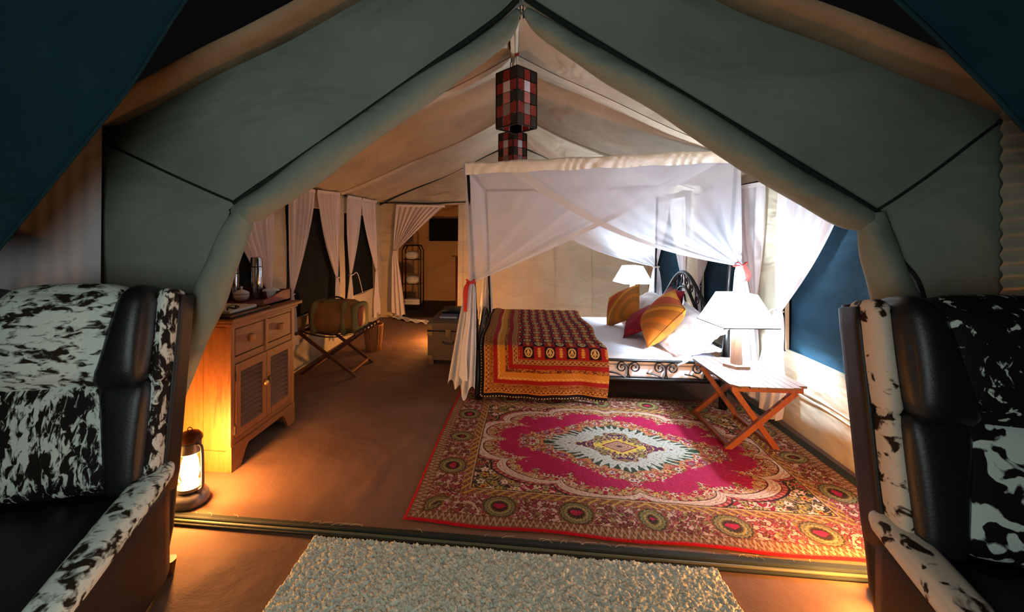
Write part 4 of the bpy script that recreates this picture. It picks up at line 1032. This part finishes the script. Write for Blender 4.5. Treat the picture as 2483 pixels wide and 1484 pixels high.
mt = thing('mattress', 'white sheeted mattress on the iron bed', 'mattress', ((BX0 + BX1) / 2, (BY0 + BY1) / 2, 0.236))
G().rbox(((BX0 + BX1) / 2 + 0.005, yc, 0.292), (BX1 - BX0 - 0.06, BY1 - BY0 - 0.06, 0.11), 0.02, 6).build('base_cushion', 'sheet', mt, SM)
G().rbox(((BX0 + BX1) / 2 + 0.005, yc, 0.39), (BX1 - BX0 - 0.045, BY1 - BY0 - 0.02, 0.085), 0.035, 9).build('sheeted_top', 'sheet', mt, FULL)

# bedspread: block-printed cotton over the foot half
def spread_colors(S, D):
    """S: metres from foot hem, D: metres from near hem"""
    p = np.minimum(S, D) * 1.12; along = np.where(S < D, D, S)
    c = np.empty(S.shape + (3,)); c[:] = s2l('6e1418')
    cw = 0.095; i, j = np.floor(S / cw), np.floor((D - 0.344) / 0.105); u, v = S / cw - i - 0.5, (D - 0.344) / 0.105 - j - 0.5
    blk = ((i + j) % 2) == 0
    c[blk] = s2l('26100f')
    q = np.hypot(u / 0.36, v / 0.40); m = blk & (q < 1.0) & (q > 0.72); c[m] = s2l('c8a870')
    m = blk & (q < 0.62) & ((np.abs(u) < 0.05) | (np.abs(np.abs(u) - 0.16 + 0.5 * (v + 0.1)) < 0.05) | (np.hypot(u, v - 0.14) < 0.10)); c[m] = s2l('c8a060')
    r2 = ~blk; c[r2] = s2l('8a1a1a')
    lf = (np.abs(v) < 0.36) & (np.abs(u) < 0.05 + 0.17 * np.abs(np.sin(v * 16)) * (0.9 - np.abs(v))); m = r2 & lf; c[m] = s2l('c08a3c')
    m = (np.abs(np.abs(u) - 0.5) < 0.03) & (np.sin(v * 40) > 0); c[m] = s2l('3a1210')
    def band(a, b, col): c[(p >= a) & (p < b)] = s2l(col)
    cl = lambda k: ((along * k) % 1)
    band(0, 0.385, '96201a')
    band(0, 0.036, '160c10'); m = (p > 0.004) & (p < 0.010) & (cl(40) > 0.5); c[m] = s2l('b8a080')
    band(0.036, 0.098, 'bc8238')
    for a in (0.036, 0.050, 0.084, 0.094): band(a, a + 0.005, '5a1a12')
    zz = np.abs(cl(26) - 0.5) * 2; m = (p > 0.056) & (p < 0.083) & (np.abs((p - 0.056) / 0.027 - zz) < 0.22); c[m] = s2l('4a1410')
    band(0.098, 0.130, '96662e'); m = (p > 0.100) & (p < 0.128) & (vnoise(along * 120, p * 160, 3) > 0.55); c[m] = s2l('6e2a1a')
    band(0.130, 0.170, '8e1818')
    band(0.170, 0.200, 'b4742a'); m = (p > 0.174) & (p < 0.196) & (np.sin(along * 150 + 2 * np.sin(p * 300)) > 0.4); c[m] = s2l('e0b060')
    band(0.200, 0.245, 'bc7826')
    band(0.245, 0.280, 'a86a2a'); m = (p > 0.248) & (p < 0.278) & (vnoise(along * 110, p * 150, 8) > 0.52); c[m] = s2l('5a2416')
    band(0.280, 0.318, '8e1818')
    band(0.318, 0.375, 'b88a4a')
    for a in (0.318, 0.330, 0.360, 0.372): band(a, a + 0.005, '5a1a12')
    m = (p > 0.336) & (p < 0.359) & (np.abs((p - 0.336) / 0.023 - zz) < 0.24); c[m] = s2l('501612')
    return c
ns_, nd_ = 300, 520
S, D = np.meshgrid(np.linspace(0, 1.10, ns_), np.linspace(0, 2.30, nd_), indexing='ij')
ztop = 0.505; hang = 0.405; rr = 0.05
yn = BY0 - 0.028                                  # outer face of the hanging side
arc = rr * PI / 2
Y = np.where(D < hang, yn, np.where(D < hang + arc, yn + rr - rr * np.cos((D - hang) / rr), yn + rr + (D - hang - arc)))
Z = np.where(D < hang, ztop - rr - (hang - D), np.where(D < hang + arc, ztop - rr + rr * np.sin((D - hang) / rr), ztop))
Dv = np.maximum(0, D - (hang + arc + 1.74)); Y = np.where(Dv > 0, yn + rr + 1.74 + 0.4 * Dv, Y); Z = np.where(Dv > 0, ztop - 0.9 * Dv, Z)
X = BX0 + 0.018 + S * 0.985 + 0.006 * np.sin(D * 7)
wr_ = np.clip((hang - D) / hang, 0, 1)
Y = Y - 0.022 * wr_ * (0.7 + np.sin(S * 11 + 0.7)) - 0.008 * wr_ * np.sin(S * 27)
Z = Z + 0.010 * wr_ * np.sin(S * 9 + 1) - 0.05 * wr_ * np.clip(0.12 - S, 0, 1)
topm = np.clip((D - hang - arc) / 0.1, 0, 1)
Z = Z + topm * (0.006 * fbm(S * 5, D * 5, 9) + 0.035 * np.exp(-((S - 0.07) / 0.09) ** 2) * (D < 2.1))
X = X + 0.03 * np.clip(S - 0.9, 0, 1) * np.sin(D * 6) * 3
M['spread'] = vcol('block_printed_cotton', 0.95, 0.25, 240)
A = np.stack([X, Y, Z], -1)
o = link('bedspread', fast_grid('bedspread', A, 'spread', spread_colors(S, D)))
sol = o.modifiers.new('thick', 'SOLIDIFY'); sol.thickness = 0.005; sol.offset = -1
tag(origin(o), 'red and gold block-printed bedspread over the foot of the bed', 'bedspread')

# ------------------------------------------------------------------ pillows and cushions
def puff(w, h, t, n=26, pinch=0.10, wrinkle=0.0, seed=0):
    g = G()
    for sg in (1, -1):
        U, W = np.meshgrid(np.linspace(-1, 1, n), np.linspace(-1, 1, n), indexing='ij')
        prof = np.clip((1 - np.abs(U) ** 2.4) * (1 - np.abs(W) ** 2.4), 0, 1) ** 0.5
        X = U * w / 2 * (1 - pinch * (1 - W ** 2) * np.abs(U) ** 2 * 0.6); Y = W * h / 2 * (1 - pinch * (1 - U ** 2) * np.abs(W) ** 2 * 0.6)
        Z = sg * t / 2 * prof
        if wrinkle: Z = Z + sg * wrinkle * (fbm(U * 4 + seed, W * 3 + seed, seed + (sg > 0)) - 0.5) * prof * 2
        A = np.stack([X, Y, Z], -1); g.grid(A if sg > 0 else A[:, ::-1])
    return g
def frame(c, d1, nrm):
    """matrix with local (x+y) diagonal along d1 and z along nrm"""
    n = Vector(nrm).normalized(); d = Vector(d1); d = (d - n * d.dot(n)).normalized(); s_ = n.cross(d)
    x = (d - s_).normalized(); y = (d + s_).normalized()
    m = Matrix((x, y, n)).transposed().to_4x4(); m.translation = Vector(c); return m
def axes(c, ex, nrm):
    n = Vector(nrm).normalized(); x = Vector(ex); x = (x - n * x.dot(n)).normalized(); y = n.cross(x)
    m = Matrix((x, y, n)).transposed().to_4x4(); m.translation = Vector(c); return m
def cushion(name, label, mat, m, w, h, t, wr=0.0, seed=0, frill=0.0, group=None):
    me = puff(w, h, t, wrinkle=wr, seed=seed).mesh(name, M[mat], FULL)
    bm = bmesh.new(); bm.from_mesh(me); bmesh.ops.remove_doubles(bm, verts=bm.verts, dist=0.0004); bm.to_mesh(me); bm.free()
    o = link(name, me); o.matrix_world = m; tag(o, label, 'cushion' if mat != 'pillow' else 'pillow', group)
    P = []
    for k in range(64):
        a = k / 64 * 4; s_ = int(a); f = (a - s_) * 2 - 1
        u, v = ((f, -1), (1, f), (-f, 1), (-1, -f))[s_]
        P.append((u * w / 2 * (1 - 0.06 * (1 - v * v) * u * u), v * h / 2 * (1 - 0.06 * (1 - u * u) * v * v), 0))
    G().tube(P, 0.005, 6, closed=True).build('piping', mat, o, FULL, False)
    if frill:
        A = np.array([[(P[k % 64][0] * s2, P[k % 64][1] * s2, z + 0.012 * math.sin(k * 1.7) * (s2 - 1) * 20 * 0.6) for s2, z in ((0.99, 0), (1 + frill * 0.5, 0.004), (1 + frill, 0))] for k in range(65)])
        G().grid(A).build('frill', mat, o, FULL, False)
    return o
cushion('bed_pillow', 'plump white pillow behind the orange cushion, nearest the bedside lamp', 'pillow', axes((1.49, 3.98, 0.575), (0, 1, 0), (-0.62, -0.18, 0.76)), 0.68, 0.50, 0.20, 0.05, 2, 0.10, 'white bed pillows')
cushion('bed_pillow', 'white pillow lying flat at the near head corner of the bed', 'pillow', axes((1.52, 4.0, 0.475), (0, 1, 0), (-0.12, 0, 1)), 0.66, 0.38, 0.12, 0.03, 4, 0.06, 'white bed pillows')
cushion('bed_pillow', 'far white pillow propped beneath the distant lamp', 'pillow', axes((1.45, 4.98, 0.60), (0, 1, 0), (-0.62, -0.05, 0.76)), 0.70, 0.50, 0.20, 0.05, 7, 0.08, 'white bed pillows')
cushion('bed_pillow', 'white pillow lying flat at the far head corner of the bed', 'pillow', axes((1.50, 5.0, 0.475), (0, 1, 0), (-0.12, 0, 1)), 0.66, 0.38, 0.12, 0.03, 9, 0.06, 'white bed pillows')
cushion('throw_cushion', 'orange cushion with a rust stripe leaning at the front, largest in view', 'orange', frame((1.32, 4.01, 0.70), (0.36, 0.33, 0.49), (-0.8, -0.02, 0.59)), 0.48, 0.48, 0.24, 0, 0, 0, 'orange striped cushions')
cushion('throw_cushion', 'orange striped cushion standing at the far side of the bed', 'orange', axes((1.20, 4.95, 0.655), (0.35, 0.62, 0.30), (-0.72, -0.30, 0.62)), 0.46, 0.44, 0.20, 0, 0, 0, 'orange striped cushions')
cushion('throw_cushion', 'crimson cushion lying between the two orange cushions', 'red', frame((1.26, 4.42, 0.60), (0.42, 0.25, 0.34), (-0.62, 0.05, 0.78)), 0.42, 0.42, 0.15, 0.01, 3, 0, 'crimson cushions')
cushion('throw_cushion', 'crimson cushion tucked against the headboard behind the orange one', 'red', axes((1.585, 4.62, 0.73), (0, 1, 0), (-0.85, 0, 0.5)), 0.40, 0.38, 0.14, 0.01, 5, 0, 'crimson cushions')

# ------------------------------------------------------------------ mosquito net
net = thing('mosquito_net', 'white mosquito net draped over the canopy bed and tied at the posts', 'mosquito net', ((BX0 + BX1) / 2, yc, 0.05))
TNL, TNR, TFL, TFR = tops
dn = 0.018
def corner(p, sx, sy, up=0.02): return p + V3(sx * dn, sy * dn, up)
NLp, NRp, FLp, FRp = corner(TNL, -1, -1), corner(TNR, 1, -1), corner(TFL, -1, 1), corner(TFR, 1, 1)
U, W = np.meshgrid(np.linspace(0, 1, 40), np.linspace(0, 1, 36), indexing='ij')
A = (NLp * ((1 - U) * (1 - W))[..., None] + NRp * (U * (1 - W))[..., None] + FLp * ((1 - U) * W)[..., None] + FRp * (U * W)[..., None])
A[..., 2] -= 0.10 * np.sin(PI * U) ** 0.7 * np.sin(PI * W) ** 0.7 + 0.002 * np.sin(U * 12 + W * 4)
G().grid(A).build('top_sheet', 'net', net, FULL)
def valance(a, b, n, h=0.085):
    k = 220; u = np.linspace(0, 1, k); rows = []
    for j, (z, off) in enumerate(((0.012, -0.012), (0.02, 0.010), (0.0, 0.018), (-h * 0.5, 0.016), (-h, 0.012))):
        p = a + (b - a) * u[:, None] + np.array(n) * (off + 0.007 * np.sin(u * 150 + j * 1.9 + 3 * np.sin(u * 31)) * (j > 0) * (0.6 + 0.4 * np.sin(u * 17)))[:, None]
        p[:, 2] += z + 0.005 * np.sin(u * 33 + j); rows.append(p)
    G().grid(np.stack(rows, 1)).build('valance', 'satin', net, FULL)
valance(NLp, NRp, (0, -1, 0)); valance(FLp, FRp, (0, 1, 0)); valance(NLp, FLp, (-1, 0, 0)); valance(NRp, FRp, (1, 0, 0))
tNL, tNR, tFL, tFR = V3(-0.42, 3.615, 1.05), V3(1.795, 3.60, 1.215), V3(-0.42, 5.50, 1.07), V3(1.74, 5.49, 1.07)
def drape(P, Q, T, n, folds=5, amp=0.012, sag=0.06, ph=0.0, b=1.0):
    G().grid(drape_grid(P, Q, T, n, folds, amp, b, sag, 0.04, 60, 36, ph)).build('drape', 'net', net, FULL)
def hem(P, Q, T, n, sag, off=0.004):
    v = np.linspace(0, 1, 30); rows = []
    for s2 in (1.0, 0.93):
        top = P + (Q - P) * s2; p = top + (T - top) * v[:, None]; p[:, 2] -= sag * s2 * np.sin(PI * v); p = p + np.array(n) * off; rows.append(p)
    G().grid(np.stack(rows, 1)).build('drape_hem', 'net_thick', net, FULL)
lo = V3(0, 0, -0.03)
for (P, Q, T, n, sag, ph) in ((NLp + V3(0, 0.036, 0), lerp(NLp, NRp, 0.97) + V3(0, 0.036, 0), tNL, (0, -1, 0), 0.05, 0.3), (NRp, lerp(NRp, NLp, 0.86), tNR, (0, -1, 0), 0.16, 1.4),
                              (FLp, lerp(FLp, FRp, 0.92), tFL, (0, 1, 0), 0.06, 2.3), (FRp + V3(0, 0.035, 0), lerp(FRp, FLp, 0.90) + V3(0, 0.035, 0), tFR, (0, 1, 0), 0.18, 0.9)):
    drape(P + lo, Q + lo, T, n, 3.5, 0.011, sag, ph); hem(P + lo, Q + lo, T, n, sag, 0.008)
for (P, Q, T, n, sag, ph) in ((NLp, lerp(NLp, FLp, 0.75), tNL, (-1, 0, 0), 0.05, 0.3), (FLp, lerp(FLp, NLp, 0.55), tFL, (-1, 0, 0), 0.05, 1.4),
                              (NRp, lerp(NRp, FRp, 0.30), tNR, (1, 0, 0), 0.03, 2.3), (FRp, lerp(FRp, NRp, 0.28), tFR, (1, 0, 0), 0.03, 0.9)):
    drape(P + lo, Q + lo, T, n, 3, 0.012, sag, ph)
def tail(T, B, w1, ax, n, folds=4, amp=0.03, ph=0.0, rag=0.05):
    G().grid(tail_grid(T, B, ax, n, 0.05, w1, folds, amp, 60, 26, ph, rag)).grid(tail_grid(T, np.array(B) + V3(0.01, 0.04, 0.08), n, ax, 0.05, w1 * 0.7, folds - 1, amp, 40, 20, ph + 2, rag)).build('tail', 'net_thick', net, FULL)
tail(tNL, (-0.50, 3.56, 0.12), 0.24, (1, 0, 0), (0, -1, 0), ph=0.4, rag=0.06)
tail(tNR, (1.86, 3.68, 0.22), 0.24, (1, 0, 0), (0, -1, 0), ph=1.4)
tail(tFL, (-0.44, 5.52, 0.25), 0.2, (1, 0, 0), (0, -1, 0), ph=2.4)
tail(tFR, (1.74, 5.53, 0.55), 0.2, (1, 0, 0), (0, -1, 0), ph=3.1)
for T, red in ((tNL, 1), (tNR, 1), (tFL, 0), (tFR, 0)):
    rib = G().tube(ring(T, (1, 0, 0), (0, 1, 0), 0.036, 0.036, 0), 0.010, 6, closed=True)
    if red:
        d = -1 if T[0] < 0 else 1
        for q in (0, 1):
            P = spline([T + V3(d * 0.02, -0.04, 0.0), T + V3(d * (0.035 + 0.012 * q), -0.05, -0.06), T + V3(-0.045 + (0.0 if d < 0 else 0.08), -0.05, -0.22 + (0 if d < 0 else 0.13) - 0.03 * q)], 14)
            A = np.array([[p + V3(-0.016, 0, 0), p + V3(0.016, -0.004, 0)] for p in P]); rib.grid(A)
        rib.tube(spline([T + V3(-0.02, -0.045, 0.02), T + V3(-0.035, -0.05, 0.03), T + V3(0, -0.055, 0.005), T + V3(0.035, -0.05, 0.03), T + V3(0.02, -0.045, 0.02)], 20), 0.008, 6)
    rib.build('ribbon', 'ribbon' if red else 'cord', net, FULL)

# ------------------------------------------------------------------ bedside tables and lamps
def side_table(label, x0, x1, y0, y1, z, grp):
    t = thing('folding_table', label, 'table', ((x0 + x1) / 2, (y0 + y1) / 2, 0), group=grp)
    ns = 9; w_ = (x1 - x0) / ns; cr = 0.05
    for k in range(ns):
        a, b = x0 + w_ * k + 0.002, x0 + w_ * (k + 1) - 0.002
        d = (cr if k in (0, ns - 1) else 0.012 if k in (1, ns - 2) else 0)
        G().prism([(a, y0 + (cr if k == 0 else d)), (b, y0 + (0 if k == 0 else (cr if k == ns - 1 else d))), (b, y1 - (0 if k == 0 else (cr if k == ns - 1 else d))), (a, y1 - (cr if k == 0 else d))] if k in (0, ns - 1)
                  else [(a, y0 + d), (b, y0 + d), (b, y1 - d), (a, y1 - d)], z - 0.016, z).build('slat', 'tabletop', t)
    for y in (y0 + 0.07, y1 - 0.07):
        G().bar((x0 + 0.02, y, z - 0.034), (x1 - 0.02, y, z - 0.034), 0.03, 0.035).build('batten', 'tableleg', t)
    for k, y in enumerate((y0 + 0.10, y1 - 0.10)):
        s_ = 0.014 if k == 0 else -0.014
        G().bar((x0 + 0.05, y, z - 0.05), (x1 - 0.16, y, 0.004), 0.036, 0.026, (0, 1, 0)).build('leg', 'tableleg', t)
        G().bar((x1 - 0.06, y - s_ * 2, z - 0.05), (x0 - 0.01, y - s_ * 2, 0.004), 0.036, 0.026, (0, 1, 0)).build('leg', 'tableleg', t)
    for xx in (x0 + 0.01, x1 - 0.18): G().bar((xx, y0 + 0.09, 0.03), (xx, y1 - 0.09, 0.03), 0.03, 0.022).build('stretcher', 'tableleg', t)
    return t
side_table('slatted folding table carrying the near lamp beside the bed', 1.41, 1.90, 2.905, 3.60, 0.46, 'folding bedside tables')
side_table('slatted folding table under the far lamp, hidden behind the bed', 1.28, 1.78, 5.56, 6.06, 0.50, 'folding bedside tables')
M['shade'] = lit_shade('lit_white_shade', 'f4f0ea', 11)
def table_lamp(label, x, y, z, rz, energy):
    t = thing('table_lamp', label, 'lamp', (x, y, z), rz, 'white bedside lamps')
    G().prism([(0.10 * math.cos(a), 0.10 * math.sin(a)) for a in np.linspace(0, 2 * PI, 6, False)], 0, 0.022).build('base', 'lampwood', t)
    G().lathe([(0.042, 0.022), (0.034, 0.36), (0, 0.36)], 8).build('column', 'lampwood', t)
    G().lathe([(0.012, 0.36), (0.012, 0.43), (0, 0.43)], 10).build('socket', 'brass', t, SM)
    wb_, wt, zb, zt = 0.195, 0.10, 0.33, 0.56
    g = G(); q = [(1, 1), (-1, 1), (-1, -1), (1, -1)]
    V = [(a * wb_, b * wb_, zb) for a, b in q] + [(a * wt, b * wt, zt) for a, b in q] + [(a * (wb_ - 0.004), b * (wb_ - 0.004), zb) for a, b in q] + [(a * (wt - 0.004), b * (wt - 0.004), zt) for a, b in q]
    F = []
    for k in range(4):
        m = (k + 1) % 4
        F += [(k, m, 4 + m, 4 + k), (8 + m, 8 + k, 12 + k, 12 + m), (k, 8 + k, 8 + m, m), (4 + k, 4 + m, 12 + m, 12 + k)]
    g.add(V, F); g.build('shade', 'shade', t)
    G().tube([(a * (wb_ + 0.001), b * (wb_ + 0.001), zb) for a, b in q], 0.004, 4, closed=True).build('shade_wire', 'iron', t)
    g = G()
    for a, b in ((1, 0), (0, 1), (-1, 0), (0, -1)): g.tube([(0, 0, 0.40), (a * wb_ * 0.95, b * wb_ * 0.95, 0.335)], 0.002, 4)
    g.build('shade_carrier', 'iron', t)
    p = point_light('lamp_bulb_light', (x, y, z + 0.47), energy, LAMP, 0.03)
    return t
table_lamp('lit table lamp with white square shade on the near folding table', 1.655, 3.36, 0.46, math.radians(4), 95)
table_lamp('lit table lamp with white square shade beyond the far pillow', 1.53, 5.80, 0.50, math.radians(10), 130)
cb = G().tube(spline([(1.80, 3.40, 0.80), (1.88, 3.42, 0.83), (1.95, 3.43, 0.89), (1.99, 3.42, 0.89)], 20), 0.006, 6).build('lamp_tie_cord', 'cable', None, FULL)
tag(origin(cb), 'white cord running from the near lamp to the curtain tie', 'cord')

# ------------------------------------------------------------------ pendant lamps
def pendant(label, x, y, ztop, zbot, side, ridge):
    t = thing('pendant_lamp', label, 'pendant lamp', (x, y, zbot), math.radians(45 + 3), 'patchwork pendant lamps')
    h = ztop - zbot - 0.03; hs = side / 2; g = G()
    for a in (-hs, hs):
        for b in (-hs, hs): g.box((a - 0.005, b - 0.005, 0), (a + 0.005, b + 0.005, h))
    for z in (0.0, h):
        for a in (-hs, hs):
            g.box((a - 0.005, -hs, z - 0.005), (a + 0.005, hs, z + 0.005)); g.box((-hs, a - 0.005, z - 0.005), (hs, a + 0.005, z + 0.005))
    g.build('frame', 'iron', t, None, False)
    rows = ['BRB', 'RWR', 'BPB', 'RGR', 'BRB']; mats = {'B': 'lampblack', 'R': 'lampred', 'W': 'lampwhite', 'P': 'lamppink', 'G': 'lampgrey'}
    pwid, phei = side / 3, h / 5; data = {}
    for k_, mn in mats.items():
        data[k_] = G().rbox((0, 0, 0), (pwid - 0.006, 0.006, phei - 0.006), 0.002, 3).mesh('pane', M[mn], SM)
    rd = None
    for f in range(4):
        a = f * PI / 2
        for r in range(5):
            for c_ in range(3):
                px, py = (c_ - 1) * pwid, -hs
                o = link('pane', data[rows[r][c_]], t)
                o.location = (px * math.cos(a) - py * math.sin(a), px * math.sin(a) + py * math.cos(a), h - (r + 0.5) * phei); o.rotation_euler = (0, 0, a)
    # pyramid cap, cord and bulb
    V = [(-hs, -hs, h), (hs, -hs, h), (hs, hs, h), (-hs, hs, h), (0, 0, h + 0.03)]
    G().add(V, [(0, 1, 4), (1, 2, 4), (2, 3, 4), (3, 0, 4)]).build('cap', 'lampblack', t, None, False)
    G().tube([(0, 0, h + 0.03), (0, 0, ridge - zbot - 0.03)], 0.004, 6).build('cord', 'cable', t, FULL, False)
    G().tube(spline([(-0.03, 0.03, h + 0.02), (-0.035, 0.035, h + 0.07), (-0.028, 0.03, h + 0.11), (-0.034, 0.034, ridge - zbot - 0.04)], 14), 0.004, 5).build('flex', 'iron', t, FULL, False)
    G().lathe([(0, 0), (0.02, 0.004), (0.024, 0.016), (0.01, 0.03), (0, 0.032)], 12, (0, 0, ridge - zbot - 0.05)).build('ceiling_hook', 'ribbon', t, SM, False)
    G().lathe([(0, 0.06), (0.018, 0.07), (0.026, 0.10), (0.016, 0.14), (0.012, 0.17), (0, 0.17)], 14).build('bulb', 'lampwhite', t, FULL, False)
    return t
pendant('patchwork red and black pendant lamp nearest the tent doorway', -0.022, 3.42, 2.83, 2.345, 0.232, zr(3.42))
pendant('patchwork red and black pendant lamp further back above the bed canopy', -0.075, 4.9, 2.70, 2.22, 0.232, zr(4.9))

# ------------------------------------------------------------------ armchairs
def armchair(label, loc, rz, hides):
    t = thing('armchair', label, 'armchair', loc, rz, 'cowhide and leather armchairs')
    lean = Matrix.Translation((0, 0, 0.44)) @ Matrix.Rotation(math.radians(-11), 4, 'X') @ Matrix.Translation((0, 0, -0.44))
    up, lw, st, ar = hides
    W = 0.395
    def P(name, mat, c, s, r, n=9, bulge=0.012, m=lean, taper=None): return G().rbox(c, s, r, n, bulge, m, taper).build(name, mat, t, FULL, False)
    P('back_shell', 'leather_b', (0, 0.095, 0.68), (2 * W, 0.08, 1.10), 0.035, 7, 0.0)
    P('head_cushion', up, (0, -0.02, 1.045), (0.48, 0.21, 0.40), 0.085, 12, 0.02)
    P('back_cushion', lw, (0, 0.0, 0.665), (0.48, 0.18, 0.42), 0.05, 12, 0.02)
    for sx in (-1, 1):
        P('head_bolster', 'leather', (sx * 0.272, -0.035, 1.04), (0.12, 0.22, 0.40), 0.055, 9, 0.012, lean, lambda q, sx=sx: (q.x - sx * 0.035 * (0.2 - q.z) * (1 if q.x * sx < 0 else 0) / 0.2, q.y, q.z))
        P('back_bolster', 'leather', (sx * 0.268, -0.02, 0.65), (0.115, 0.20, 0.42), 0.035, 9, 0.008, lean, lambda q, sx=sx: (q.x - sx * 0.03 * (q.z + 0.2) * (1 if q.x * sx < 0 else 0) / 0.2 + sx * 0.02, q.y, q.z))
        P('side_strip', st, (sx * 0.354, 0.0, 1.04), (0.06, 0.17, 0.385), 0.03, 9, 0.004)
        P('side_strip', st, (sx * 0.354, 0.0, 0.66), (0.055, 0.16, 0.40), 0.028, 9, 0.004)
        P('side_edge', 'leather_b', (sx * 0.386, 0.055, 0.80), (0.025, 0.13, 0.82), 0.014, 7, 0.0)
        m0 = Matrix.Identity(4)
        P('arm_panel', 'leather_b', (sx * 0.365, -0.29, 0.235), (0.08, 0.66, 0.40), 0.03, 7, 0.0, m0)
        P('arm_pad', ar, (sx * 0.365, -0.30, 0.445), (0.12, 0.68, 0.07), 0.032, 9, 0.006, m0, lambda q: (q.x, q.y, q.z + 0.05 * (q.y / 0.36)))
        for y in (-0.56, 0.10): G().lathe([(0.022, 0), (0.03, 0.06), (0, 0.06)], 10, (sx * 0.36, y, 0)).build('foot', 'darkwood', t, SM, False)
    P('seat_base', 'leather_b', (0, -0.27, 0.17), (0.66, 0.66, 0.22), 0.03, 7, 0.0, Matrix.Identity(4))
    P('seat_cushion', 'leather', (0, -0.30, 0.33), (0.62, 0.68, 0.18), 0.06, 9, 0.02, Matrix.Identity(4))
    return t
armchair('left armchair in black leather with white hide speckled brown', (-1.815, 1.42, 0.0), math.radians(18), ('hideA', 'hideB', 'hideB', 'hideA'))
armchair('right armchair in black leather with mostly black hide and white blotches', (1.595, 1.45, 0.0), math.radians(-10), ('hideC', 'hideD', 'hideE', 'hideE'))

for o in bpy.data.objects:
    if '_o' in o: del o['_o']
